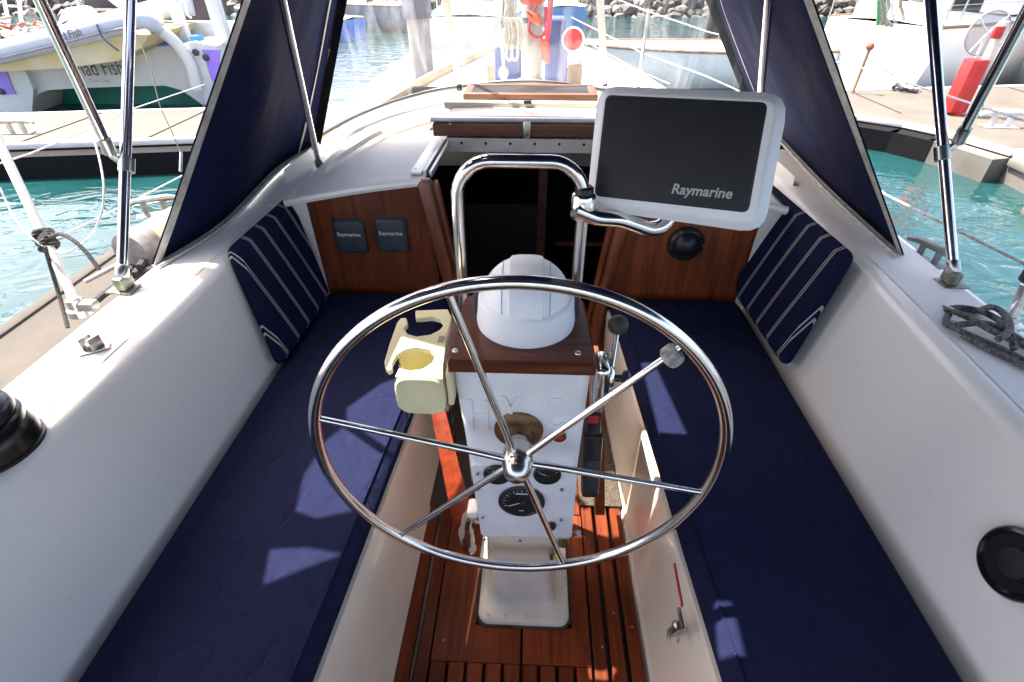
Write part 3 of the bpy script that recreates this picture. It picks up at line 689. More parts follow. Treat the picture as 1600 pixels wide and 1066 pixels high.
for x, y in ((-.112, .86), (.12, .86)): MB().lathe([(.007, 0), (.004, .003)], (x, y, .699), n=12).done('bolt', MATS['aged_white_casting'], PD)
# head: tapered white box, face at y=.83
FY = .83
def hsec(z, w0, w1, y1, bulge=0): return rrect(CX - w0, CX + w1, FY, y1, z, .022, 4)
MB().loft([hsec(1.005, .100, .112, 1.01), hsec(1.012, .108, .136, 1.02), hsec(1.2, .118, .139, 1.03), hsec(1.4, .130, .142, 1.04), hsec(1.6, .146, .146, 1.05), hsec(1.615, .142, .142, 1.045)], closed=True, caps=True).done('head', WPAINT, PD, ang=50)
# cream skirt below the instrument panel
MB().loft([rrect(-.105, .098, .824, .99, 1.03, .02), rrect(-.10, .095, .824, .98, .93, .02), rrect(-.094, .09, .832, .97, .90, .02)], closed=True, caps=True).done('skirt', GELC, PD)
# instrument panel plate
p = [apl(x, y, (0, FY - .004, 0), (0, 1, 0)) for x, y in ((735, 726), (903, 732), (893, 842), (752, 838))]
MB().slab([p[3], p[2], p[1], p[0]], .006, rc=.012, re=.002, nrm=(0, -1, 0)).done('instrument_panel', WPAINT, PD)
def onface(px, py, d=.006): return apl(px, py, (0, FY - d, 0), (0, 1, 0))
for x, y in ((746, 740), (748, 764), (754, 808), (757, 842), (813, 844), (876, 842), (878, 765), (877, 812), (848, 726)):
    MB().lathe([(.0052, 0), (.0045, .003), (.001, .004)], onface(x, y), (0, -1, 0), 10).done('screw', STEEL, PD)
def gauge(px, py, r, lab, needle, ticks, a0=225, a1=-45):
    c = onface(px, py)
    g = MB().lathe([(r * 1.06, 0), (r * 1.06, .004), (r * 1.0, .0065), (r * .93, .0065), (r * .9, .003)], c, (0, -1, 0), 40).done('gauge', BLACK, PD); tag(g, lab)
    MB().lathe([(r * .9, .003), (r * .9, .0035)], c, (0, -1, 0), 40).done('dial', mat('dial_face', (.012, .012, .013), .5), g)
    b = MB()
    for k in range(ticks):
        a = radians(a0 + (a1 - a0) * k / (ticks - 1)); u = V((cos(a), 0, sin(a)))
        b.bar(c + u * r * (.78 if k % 2 else .70) + V((0, -.0042, 0)), c + u * r * .86 + V((0, -.0042, 0)), r * .022, .0006, up=(0, 1, 0))
    b.done('scale_marks', PRINT, g, smooth=False)
    u = V((cos(radians(needle)), 0, sin(radians(needle))))
    MB().bar(c - u * r * .12 + V((0, -.0055, 0)), c + u * r * .66 + V((0, -.0055, 0)), r * .04, .0008, up=(0, 1, 0)).done('needle', PRINT, g, smooth=False)
    MB().lathe([(r * .1, .004), (r * .1, .0065), (r * .05, .0075)], c, (0, -1, 0), 14).done('needle_cap', BLACK, g)
    return c, g
c, g = gauge(815, 783, .056, 'large black dial gauge low on the panel', 205, 17, 200, -20)
MB().box(c + V((0, -.0045, .034)), (.03, .0006, .004)).done('scale_label', PRINT, g, smooth=False)
MB().box(c + V((0, -.0045, -.034)), (.012, .0006, .002)).done('scale_label', PRINT, g, smooth=False)
gauge(777, 741, .032, 'small black dial gauge left of the hub', 120, 7, 150, 30)
gauge(855, 741, .032, 'small black dial gauge right of the hub', 155, 9, 150, 30)
c = onface(862, 820); MB().lathe([(.012, 0), (.012, .006), (.009, .012), (0, .013)], c, (0, -1, 0), 20).done('push_button', BLACK, PD)
c = onface(874, 682); MB().lathe([(.016, -.002), (.016, .003), (.011, .004), (.010, .001)], c, (0, -1, 0), 24).done('warning_lamp', BRONZE, PD)
MB().lathe([(.010, 0), (.009, .005), (0, .008)], c, (0, -1, 0), 20).done('lamp_lens', RED, PD)
# embossed letters
for ch, px, py, sz in (('H', 731, 670, .135), ('Y', 783, 665, .135), ('C', 845, 668, .135)):
    o = onface(px, py, .0); text('embossed_letter', ch, WPAINT, sz, (o.x, FY - .0005, o.z), (1, 0, 0), (0, 0, 1), PD, ext=.0032, xs=.55)
# shaft boss
hub = V((-.018, .745, 1.435))
MB().lathe([(.056, 0), (.056, .004), (.05, .010), (.032, .014), (.028, .03), (.0, .03)], (hub.x, FY + .001, hub.z), (0, -1, 0), 36).done('shaft_boss', BRONZE, PD)
# mahogany top board with big hole hidden by the compass
zt = 1.645
bd = [V((CX - .152, .812, zt)), V((CX + .152, .812, zt)), V((CX + .150, .90, zt)), V((CX + .142, 1.06, zt)), V((CX + .10, 1.09, zt)), V((CX - .10, 1.09, zt)), V((CX - .142, 1.06, zt)), V((CX - .150, .90, zt))]
MB().slab(bd, .032, rc=.008, re=.006, nrm=(0, 0, 1)).done('top_board', WOODP, PD)
for px, py in ((711, 548), (903, 552)): MB().lathe([(.007, 0), (.006, .002), (.001, .003)], az(px, py, zt), n=12).done('screw', STEEL, PD)
# chrome brake grip on the left, and small lever fittings
c = V((CX - .13, .86, 1.03))
MB().tube(cr([c + V((0, 0, .06)), c + V((-.012, 0, .03)), c + V((-.02, -.005, -.03)), c + V((-.018, -.005, -.10)), c + V((-.012, 0, -.13))], 5), [.012] * 5 + [.016] * 5 + [.022] * 5 + [.02] * 5 + [.014]).done('brake_grip', CHROME, PD)
MB().box(c + V((.004, 0, .065)), (.03, .05, .03), bev=.008).done('brake_bracket', GEL, PD)
c = V((.118, .85, 1.0))
MB().tube(cr([c, c + V((.02, 0, .01)), c + V((.03, -.01, .03))], 4), .008).done('lever_stub', STEEL, PD)
MB().box(c + V((-.01, -.01, 0)), (.03, .03, .05), bev=.006).done('lever_bracket', STEEL, PD)

# ---- compass
CC = V((CX + .006, .965, zt))
CP = thing('compass', 'white domed compass hood on the mahogany binnacle board', 'compass', CC)
R = .106
MB().lathe([(R + .002, .001), (R + .003, .01), (R, .035), (R - .002, .062), (R - .006, .066), (R - .012, .066), (R - .014, .05)], CC, (0, 0, 1), 56).done('base_ring', WHITE, CP)
h = []
for k in range(15):
    a = pi / 2 * k / 14; h.append((.096 * cos(a) ** .9 if k < 14 else .0001, .05 + .096 * sin(a) ** .92))
MB().lathe([(.096, .03)] + h, CC, (0, 0, 1), 56).done('hood', WHITE, CP)
def domecurve(x, off=0):
    half = []
    for k in range(15):
        a = pi / 2 * k / 14; r = .096 * sin(a) ** .9 if k else 0
        if r < abs(x) * 1.0001: continue
        half.append((sqrt(max(0, r * r - x * x)), .05 + .096 * max(0, cos(a)) ** .92 if k < 14 else .05))
    if half[0][0] > .004:
        a = math.asin(min(1, (abs(x) / .096)) ** (1 / .9)); half.insert(0, (0.0005, .05 + .096 * cos(a) ** .92))
    pts = [(-y, z) for y, z in half[::-1]] + [(y, z) for y, z in (half[1:] if half[0][0] < .004 else half)]
    return [CC + V((x, y, z + off)) for y, z in pts]
for s in (-1, 1):
    MB().tube(domecurve(s * .034), .0022, 6).done('hood_rib', WHITE, CP)
    MB().tube(domecurve(s * .049)[1:-1], .0016, 5).done('hood_seam', mat('pale_joint', (.5, .51, .54), .5), CP)
    MB().box(CC + V((s * (R + .004), .03, .035)), (.012, .05, .05), bev=.004).done('pivot_clip', DGREY, CP)
MB().loft([[p + V((dx, 0, dz)) for p in domecurve(0, .002)] for dx, dz in ((-.034, -.016), (-.033, -.003), (-.016, 0), (.016, 0), (.033, -.003), (.034, -.016))]).done('hood_panel', WHITE, CP)
MB().tube([CC + V((cos(a) * .0955, sin(a) * .0955, .066)) for a in [2 * pi * k / 48 for k in range(48)]], .0025, 6, closed=True).done('ring_joint', WHITE, CP)

# ---- guard rail
GX0, GX1, GY = -.168, .114, 1.12
GRD = thing('pedestal_guard', 'polished steel hoop guard rising behind the compass', 'guard rail', (GX0, GY, .68))
pts = [V((GX0, GY, .68)), V((GX0, GY, 1.2)), V((GX0, GY, 1.80))]
for k in range(1, 9): a = pi / 2 * k / 8; pts.append(V((GX0 + .075 * (1 - cos(a)), GY, 1.862 + .085 * sin(a))))
for k in range(0, 9): a = pi / 2 * k / 8; pts.append(V((GX1 - .075 + .075 * sin(a), GY, 1.862 + .085 * cos(a))))
pts += [V((GX1, GY, 1.80)), V((GX1, GY, 1.2)), V((GX1, GY, .68))]
MB().tube(pts, .0150, 18).done('hoop', CHROME, GRD)
for x in (GX0, GX1): MB().lathe([(.03, 0), (.03, .006), (.02, .014), (.017, .03)], (x, GY, .68), n=20).done('foot_flange', STEEL, GRD)

# ================================================================== WHEEL
WC = V((-.018, .751, 1.435)); RW = .4305
WH = thing('helm', 'large polished steel destroyer wheel with six spokes in front of the pedestal', 'steering wheel', WC)
MB().tube([WC + V((RW * cos(a), 0, RW * sin(a))) for a in [2 * pi * k / 128 for k in range(128)]], .0128, 18, closed=True).done('rim', CHROME, WH, ang=80)
s0 = apl(703, 465, WC, (0, 1, 0)) - WC; A0 = atan2(s0.z, s0.x)
king = None
for k in range(6):
    a = A0 + k * pi / 3; u = V((cos(a), 0, sin(a)))
    MB().tube([WC + V((0, -.012, 0)) + u * .02, WC + V((0, -.008, 0)) + u * .1, WC + u * (RW - .006)], [.0078, .0078, .0068], 12).done('spoke', CHROME, WH)
MB().lathe([(.0, -.075), (.022, -.075), (.022, -.03), (.030, -.028), (.033, -.012), (.033, .022), (.031, .026), (.030, .028), (.0298, .036), (.027, .047), (.02, .057), (.01, .063), (0, .065)], WC, (0, -1, 0), 36).done('hub', mat('brushed_hub', (.62, .6, .56), .22, metal=1, var=.1, vscale=30), WH)
kn = apl(1050, 556, WC, (0, 1, 0)); ku = (kn - WC).normalized()
b = MB()
for j in range(3):      # turk's head knot: three interleaved strands
    pts = []
    for i in range(60):
        t_ = 2 * pi * i / 60; r_ = .0135 + .0035 * cos(5 * t_ * 1 + j * 2 * pi / 3); l_ = .011 * sin(5 * t_ * 1 + j * 2 * pi / 3)
        e1 = V((0, 1, 0)); e2 = ku.cross(e1)
        pts.append(kn + ku * l_ + (e1 * cos(t_) + e2 * sin(t_)) * r_)
    b.tube(pts, .0052, 6, closed=True)
b.sphere(kn, .014, n=12)
b.done('king_spoke_knot', mat('grey_cord', (.42, .4, .38), .9, var=.3, vscale=120, bump=1, bscale=200), WH)

# ================================================================== DISPLAY POD
DP = thing('chart_display', 'white display pod with blank dark screen on a bent steel arm', 'display', ad(1070, 330, 1.12))
q = pgram([(931, 131), (1234, 143), (1192, 366), (912, 326)], 1.13)
ux = (q[1] - q[0]).normalized(); wy = (q[0] - q[3]); wy = (wy - ux * wy.dot(ux)).normalized(); nn = ux.cross(wy)
if nn.dot(EY - q[0]) < 0: nn = -nn
cc = [q[3], q[2], q[1], q[0]]
print('POD', [(c - q[0]).length for c in q], nn)
MB().slab(cc, .075, rc=.045, re=.018, nrm=nn, seg=5).done('pod_shell', WHITE, DP, ang=60)
s4 = pgram([(949, 150), (1197, 162), (1167, 331), (931, 305)], 1.128)
def onp(px, py, d=.0): return apl(px, py, q[0] + nn * d, nn)
sc_ = [onp(931, 305), onp(1167, 331), onp(1197, 162), onp(949, 150)]
MB().slab([c + nn * .0015 for c in sc_], .006, rc=.012, re=.0012, nrm=nn).done('screen', SCREEN, DP, smooth=False)
MB().slab([c + nn * .0008 + (c - sum(sc_, V()) / 4).normalized() * .004 for c in sc_], .004, rc=.014, re=.0008, nrm=nn).done('screen_gasket', BLACK, DP, smooth=False)
o = onp(1048, 302, .0022); e = onp(1148, 311, .0022)
u_ = (e - o).normalized(); w2 = nn.cross(u_)
tt = text('lettering', 'Raymarine', mat('silver_print', (.45, .45, .46), .5, var=.02), .0285, o, u_, w2, DP, ext=.0004, shear=.12, bold=.0006)
wid = max((v.co - tt.data.vertices[0].co).length for v in tt.data.vertices); print('TXT', wid, (e - o).length)
# arm
r0 = V((GX1, GY, 0)); col_ = apl(906, 322, r0, (0, 1, 0))
ARM = thing('display_arm', 'bent polished steel arm clamped to the guard hoop below the display', 'bracket', col_)
MB().lathe([(.0162, -.028), (.026, -.026), (.028, -.015), (.028, .018), (.025, .026), (.0162, .03)], (GX1, GY, col_.z), n=24).done('clamp_collar', CHROME, ARM)
MB().lathe([(.0162, .03), (.021, .03), (.020, .042), (.0155, .046)], (GX1, GY, col_.z), n=24).done('rubber_sleeve', BLACK, ARM)
dd = [(898, 328), (930, 340), (965, 343), (992, 351), (1014, 358), (1032, 354), (1044, 343), (1052, 330)]
ap = [apl(x, y, (0, 1.10 + .012 * i, 0), (0, 1, 0)) for i, (x, y) in enumerate(dd)]
MB().tube(cr(ap, 5), .0175, 16).done('arm_tube', CHROME, ARM)
MB().lathe([(.03, 0), (.03, .02), (.0, .024)], ap[-1] + V((0, -.01, 0)), (0, .3, 1), 20).done('swivel', CHROME, ARM)

# ================================================================== DRINK HOLDER
zp = 1.60
DH = thing('drink_holder', 'yellowed plastic double drink holder left of the compass', 'drink holder', az(660, 590, zp))
outl = [(649, 485), (699.5, 483), (705.7, 495), (697, 531), (692, 571), (692, 592), (617, 588), (623, 575), (640.6, 578.6), (660, 576), (674.5, 567), (681, 554.5), (672.7, 545.6), (651, 542), (633.5, 545.6), (620, 554),
        (613, 567), (613, 576), (607, 579), (602, 574), (600.5, 565), (608.5, 537), (620, 504.6), (626.4, 496.6), (635, 496.6), (637, 504.6), (631, 513.5), (637, 521.5), (651, 525.6), (672.7, 522.4), (687, 515.3), (694, 507),
        (688.8, 498.3), (676, 494.8), (656.7, 496.6), (649.5, 496.6)]
pl = [az(x, y, zp) for x, y in outl]
bm = bmesh.new(); f = bm.faces.new([bm.verts.new(p) for p in pl]); r_ = bmesh.ops.extrude_face_region(bm, geom=[f])
bmesh.ops.translate(bm, vec=(0, 0, -.014), verts=[g for g in r_['geom'] if isinstance(g, bmesh.types.BMVert)])
bmesh.ops.triangulate(bm, faces=[x for x in bm.faces if len(x.verts) > 4])
bm.verts.index_update(); bb = MB(); bb.raw([v.co.copy() for v in bm.verts], [[v.index for v in x.verts] for x in bm.faces]); bm.free()
o = bb.done('top_plate', HOLDER, DH, smooth=False)
bv = o.modifiers.new('soft_edges', 'BEVEL'); bv.width = .0022; bv.segments = 2; bv.limit_method = 'ANGLE'
yf = az(660, 591, zp).y; xl, xr = az(616, 591, zp).x, az(694, 591, zp).x
MB().slab([(xl - .004, yf - .006, zp - .10), (xr, yf - .006, zp - .10), (xr, yf - .004, zp + .002), (xl - .004, yf - .004, zp + .002)], .012, rc=.035, re=.004, nrm=(0, -1, 0)).done('front_apron', HOLDER, DH)
for px, py, rr, d in ((652, 561, .042, .075),):
    c = az(px, py, zp - .02)
    if d > .05:
        MB().lathe([(rr, 0), (rr * .95, -d), (rr * .5, -d - .003), (0, -d - .003), (0, -d + .001), (rr * .5, -d + .001), (rr * .9, -d + .004), (rr * .94, 0)], c, n=36, cap=False).done('cup', HOLDER, DH)
c = az(689, 530, zp + .001); MB().box(c, (.012, .022, .002)).done('slot', DULL, DH)
MB().box(((xr + .010), yf + .06, zp - .03), (.012, .12, .09), bev=.003).done('mount_plate', HOLDER, DH)
# varnished leaf stowed against the port side of the pedestal
LF = thing('table_leaf', 'orange varnished mahogany leaf standing upright against the port side of the pedestal', 'table leaf', (-.17, .99, .68))
a = [ay(671, 632, 1.28), ay(692, 626, 1.28), ay(738, 812, .93), ay(708, 820, .93)]
MB().prism(a, (0, .02, -.025)).done('leaf', woodmat('orange_varnish', (.16, .020, .003), (.06, .007, .001), 50, axis='Z', coat=.04, spec=.2), LF, smooth=False)
MB().box(a[1] + V((.004, .02, -.09)), (.02, .05, .06), bev=.004).done('catch', BLACK, LF)
MB().box(a[1] + V((.018, .03, -.19)), (.016, .05, .14), bev=.004).done('hinge', BLACK, LF)
RB = thing('table_leaf', 'narrow dark mahogany leaf standing upright against the starboard side of the pedestal', 'table leaf', (.18, .99, .68))
a = [ay(929, 610, 1.06), ay(945, 610, 1.06), ay(945, 805, 1.0), ay(930, 805, 1.0)]
MB().prism(a, (0, .2, 0)).done('leaf', WOODX, RB, smooth=False)

# ---- handset in a holder on the starboard side
HS = thing('handset', 'black handset with a red label hanging on the starboard side of the pedestal', 'handset', ay(922, 770, .93))
a, c = ay(927, 672, .93), ay(921, 768, .93)
MB().bar(a, c, .048, .05, up=(0, 1, 0), bev=.010).done('body', BLACK, HS)
MB().bar(ay(927, 640, .93), ay(927, 674, .93), .036, .04, up=(0, 1, 0), bev=.008).done('earpiece', BLACK, HS)
MB().bar(a.lerp(c, .35) + V((0, -.026, 0)), a.lerp(c, .9) + V((0, -.026, 0)), .034, .004, up=(0, 1, 0), bev=.002).done('keypad', DGREY, HS)
k = ay(927, 656, .908); MB().box(k, (.026, .004, .022), bev=.001).done('red_label', RED, HS)

# ---- engine control
EC = thing('engine_control', 'chrome engine control with ball topped lever on the starboard side of the pedestal', 'throttle', (.15, .9, 1.4))
c = ax(934, 588, .150)
MB().box(c + V((.006, 0, -.005)), (.034, .075, .105), bev=.014, seg=3).done('housing', CHROME, EC)
MB().lathe([(.028, .018), (.027, .026), (.02, .033), (0, .034)], c, (1, 0, 0), 36).done('hub_cap', CHROME, EC)
MB().box(c + V((.006, -.004, -.066)), (.028, .05, .036), bev=.008).done('lower_cover', STEEL, EC)
MB().lathe([(.008, .02), (.008, .05), (.017, .055), (.019, .062), (.014, .068), (0, .07)], c + V((0, -.005, .0)), (1, 0, 0), 20).done('neutral_button', BLACK, EC)
k = apl(966, 508, c + V((.03, .07, 0)), (0, 1, 0)); s_ = c + V((.028, .01, .02))
MB().tube([s_, s_.lerp(k, .5), k], [.0075, .006, .0055], 12).done('lever', CHROME, EC)
MB().sphere(k, .0225, n=20).done('lever_knob', mat('matt_knob', (.05, .045, .04), .6, var=.2), EC)

# ---- small fittings on the starboard locker front, by pixel on the locker face
def rface(px, py): return apl(px, py, (.39, .6, .9), V((-1, 0, -.1)))
t = thing('locker_latch', 'chrome toggle latch on the starboard locker front below the red strip', 'latch', rface(1063, 980))
c = rface(1063, 978)
MB().bar(rface(1066, 950) + V((-.008, 0, 0)), rface(1074, 985) + V((-.010, 0, 0)), .012, .008, up=(1, 0, 0), bev=.003).done('handle', STEEL, t)
MB().sphere(c + V((-.008, 0, 0)), .013, n=10).done('pivot', STEEL, t)
MB().bar(rface(1049, 990) + V((-.006, 0, 0)), rface(1070, 975) + V((-.006, 0, 0)), .02, .01, up=(1, 0, 0), bev=.004).done('hasp', STEEL, t)
for a_, b_ in (((1050, 985), (1052, 1001)), ((1066, 990), (1070, 1004))):
    MB().bar(rface(*a_) + V((-.01, 0, 0)), rface(*b_) + V((-.014, 0, 0)), .009, .006, up=(1, 0, 0), bev=.002).done('lug', STEEL, t)
t = MB().bar(rface(1056, 881) + V((-.004, 0, 0)), rface(1069, 948) + V((-.004, 0, 0)), .0135, .004, up=(1, 0, 0), bev=.0012).done('marker_strip', RED)
tag(t, 'narrow red printed strip stuck to the starboard locker front', 'sticker')
b = MB()
for i in range(13):
    p_ = rface(1056, 881).lerp(rface(1069, 948), (i + 1) / 14.5) + V((-.0066, 0, 0)); b.box(p_, (.0006, .003, .0022))
b.done('print_marks', PRINT, t, smooth=False)
t = thing('locker_hook', 'small steel hook on the starboard locker front beside the wheel rim', 'hook', rface(1010, 828))
MB().tube(cr([rface(1024, 832) + V((-.004, 0, 0)), rface(1012, 822) + V((-.012, 0, 0)), rface(1003, 828) + V((-.014, 0, 0)), rface(1002, 836) + V((-.012, 0, 0))], 5), .004, 8).done('hook', STEEL, t)
MB().bar(rface(1021, 815) + V((-.003, 0, 0)), rface(1022, 826) + V((-.003, 0, 0)), .01, .004, up=(1, 0, 0), bev=.001).done('hook_plate', STEEL, t)
t = MB().slab([onface(862, 888, .03), onface(880, 890, .03), onface(878, 866, .03), onface(866, 868, .03)], .003, rc=.004, re=.001, nrm=(0, -1, 0)).done('lime_tag', LIME)
t = tag(t, 'lime yellow tag hanging behind the lower spoke of the wheel', 'tag')
b = MB(); b.box(onface(862, 866, .02), (.012, .02, .03), bev=.004); b.done('clip', STEEL, t)
# floor mat ahead of the pedestal
b = MB()
b.raw([(.20, 1.18, .6815), (.352, 1.18, .6815), (.325, 1.9, .6815), (.20, 1.9, .6815), (.20, 1.18, .69), (.352, 1.18, .69), (.325, 1.9, .69), (.20, 1.9, .69)], [(0, 1, 5, 4), (1, 2, 6, 5), (2, 3, 7, 6), (3, 0, 4, 7), (4, 5, 6, 7)])
tag(b.done('floor_mat', BROWNC, smooth=False), 'brown flecked carpet strip on the sole by the starboard locker', 'mat')
b = MB()
b.raw([(-.35, 1.16, .6815), (-.21, 1.16, .6815), (-.21, 1.9, .6815), (-.33, 1.9, .6815), (-.35, 1.16, .69), (-.21, 1.16, .69), (-.21, 1.9, .69), (-.33, 1.9, .69)], [(0, 1, 5, 4), (1, 2, 6, 5), (2, 3, 7, 6), (3, 0, 4, 7), (4, 5, 6, 7)])
tag(b.done('floor_mat', BROWNC, smooth=False), 'brown flecked carpet strip on the sole by the port locker', 'mat')

# ---- round black port on the starboard coaming, caps
fn = V((-.96, 0, .27)).normalized(); fp = V((.975, .7, 1.25))
c = apl(1603, 884, fp, fn) + fn * .014
t = thing('round_cover', 'round black cover set in the inner face of the starboard coaming', 'instrument', c)
MB().lathe([(.072, 0), (.072, .014), (.066, .022), (.06, .024), (.056, .016), (.02, .014), (0, .014)], c, fn, 44).done('rim', mat('gloss_black', (.012, .012, .013), .2), t)
MB().lathe([(.03, .012), (.03, .02), (.0, .022)], c, fn, 30).done('boss', BLACK, t)
for px, py in ((1490, 891), (1568, 998)):
    c = apl(px, py, fp, fn); MB().lathe([(.008, -.001), (.0075, .002), (.005, .0035), (0, .004)], c, fn, 16).done('screw_cap', GEL, BOAT)

# ---- winch
wc = az(-16, 700, 1.505)
WN = thing('winch', 'black sheet winch on the port coaming at the left edge', 'winch', wc)
MB().lathe([(.088, 0), (.088, .034), (.084, .042), (.082, .047), (.080, .050), (.082, .054), (.082, .068), (.077, .072)], wc, n=48).done('drum', mat('winch_black', (.03, .028, .027), .22, metal=.6), WN)
MB().lathe([(.075, .073), (.077, .080), (.074, .092), (.068, .100), (.052, .108), (.03, .112), (.018, .112), (.016, .102), (0, .102)], wc, n=48).done('cap', mat('winch_cap', (.05, .05, .05), .25, metal=.5), WN)
MB().lathe([(.084, -.004), (.092, -.003), (.092, .004), (.084, .006)], wc, n=48).done('pad', BLACK, WN)

# ================================================================== DODGER
DG = thing('dodger', 'navy canvas dodger with clear vinyl windscreen and grey taped edges', 'dodger', (0, 2.3, 1.5))
def side(s):
    if s < 0:
        bot = [V((-1.205, 1.43, 1.51)), az(345, 346, 1.515), az(430, 262, 1.53), az(487, 227, 1.575)]
        A1, F1 = ad(378, 0, 1.5), ad(527, 0, 2.22)
    else:
        bot = [az(1413, 398, 1.51), az(1300, 296, 1.515), az(1229, 222, 1.53), az(1178, 165, 1.6)]
        A1, F1 = ad(1272, 0, 1.5), ad(1118, 0, 2.22)
    ext = lambda a, t, z: a + (t - a) * ((z - a.z) / (t.z - a.z))
    A2, F2 = ext(bot[0], A1, 2.45), ext(bot[-1], F1, 2.45)
    bc = cr(bot, 6); n = len(bc); rows = []
    for j in range(11):
        q = j / 10
        rows.append([bc[i].lerp(A2.lerp(F2, i / (n - 1)), q) + V((s * -.03 * sin(pi * q) * sin(pi * i / (n - 1)) + (.010 * sin(i * .9 + q * 7) + .005 * sin(i * 2.1 - q * 11)) * abs(sin(pi * q)) ** .5 * abs(sin(pi * i / (n - 1))), 0, 0)) for i in range(n)])
    m_ = MB().loft(rows); o = m_.done('side_panel', NAVY, DG)
    so = o.modifiers.new('cloth_thickness', 'SOLIDIFY'); so.thickness = .003
    # seam tapes on the panel
    for i, w_ in ((0, .012), (int(n * .8), .004)):
        e = [r[i] for r in rows]
        off = V((-s * .009, -.006, 0))
        MB().loft([[p + off, p + off + (r[min(n - 1, i + 1)] - p).normalized() * w_ * 1.6, p + off + (r[min(n - 1, i + 1)] - p).normalized() * w_ * 3] for p, r in zip(e, rows)]).done('edge_tape' if i == 0 else 'seam', TAPE, DG)
    hp = [p + V((s * .012, -.006, .004)) for p in bc]
    MB().loft([[p + V((-s * .0, 0, .0)), p + V((-s * .018, -.012, -.006)), p + V((-s * .035, -.02, -.002))] for p in bc]).done('hem_tape', TAPE, DG)
    MB().tube([p + V((-s * .036, -.02, .002)) for p in bc], .006, 6).done('bolt_rope', TAPE, DG)
    # dark webbing along the front edge of the panel
    fe = [r[-1] for r in rows]
    MB().loft([[p + V((0, -.004, 0)), p + V((-s * .02, .004, 0)), p + V((-s * .04, .012, 0))] for p in fe]).done('front_binding', RUBBER, DG)
    return A2, F2, bot[-1]
LA, LF_, LB = side(-1); RA, RF, RB_ = side(1)
# windscreen: ruled between the ledge and the front bow
basec = [p + V((0, 0, .015)) for p in cr([LB] + BW[2:8] + [RB_], 6)]
nb = len(basec); arch = lambda q: LF_.lerp(RF, q) + V((0, .0, .09 * sin(pi * q)))
rows = []
for j in range(9):
    q = j / 8
    rows.append([basec[i].lerp(arch(i / (nb - 1)), q) + V((.006 * sin(i * 2.3 + j), .012 * sin(i * .9 + j * 1.3), 0)) for i in range(nb)])
MB().loft(rows).done('window_panel', VINYL, DG)
MB().tube([p + V((0, -.012, .004)) for p in basec], .008, 8).done('window_foot_rail', mat('dark_alloy', (.12, .12, .12), .4, metal=.7), DG)
tri = [az(719, 142, 1.715), az(944, 136, 1.715)]
for p in tri: MB().box(p + V((0, -.02, .02)), (.03, .03, .03), bev=.006).done('rail_end_cap', BLACK, DG)
pn = (basec[nb // 2] - arch(.5)).cross(V((1, 0, 0))).normalized()
for (x0, y0), x1 in (((718, 134), 697), ((945, 131), 938)):
    a = az(x0, y0, 1.72); e = apl(x1, 0, basec[nb // 2] + V((0, -.02, 0)), pn); a = apl(x0, y0, basec[nb // 2] + V((0, -.02, 0)), pn); e2 = a + (e - a) * 1.9
    MB().bar(a, e2, .036, .003, up=(0, -1, .6)).done('window_tape', mat('cream_tape', (.66, .64, .58), .6, var=.05), DG, smooth=False)
# canvas top
rows = []
for j in range(7):
    q = j / 6
    rows.append([LA.lerp(RA, i / 16).lerp(LF_.lerp(RF, i / 16), q) + V((0, 0, .09 * sin(pi * i / 16) + .02 * sin(pi * q))) for i in range(17)])
MB().loft(rows).done('canvas_top', NAVY, DG)
# dodger struts
for b0, tpx in ((az(499, 260, 1.525), (441, 0)), (V((1.0, 2.42, 1.53)), (1201, 0))):
    e = ad(*tpx, 1.48); e = b0 + (e - b0) * 1.25
    MB().tube([b0 + V((0, 0, .03)), e], .0125, 14).done('strut', CHROME, DG)
    MB().lathe([(.016, .0), (.016, .04), (.013, .045)], b0, (e - b0), 14).done('strut_foot', mat('tarnished_fitting', (.25, .26, .2), .45, metal=.6, var=.3, vscale=50), DG)

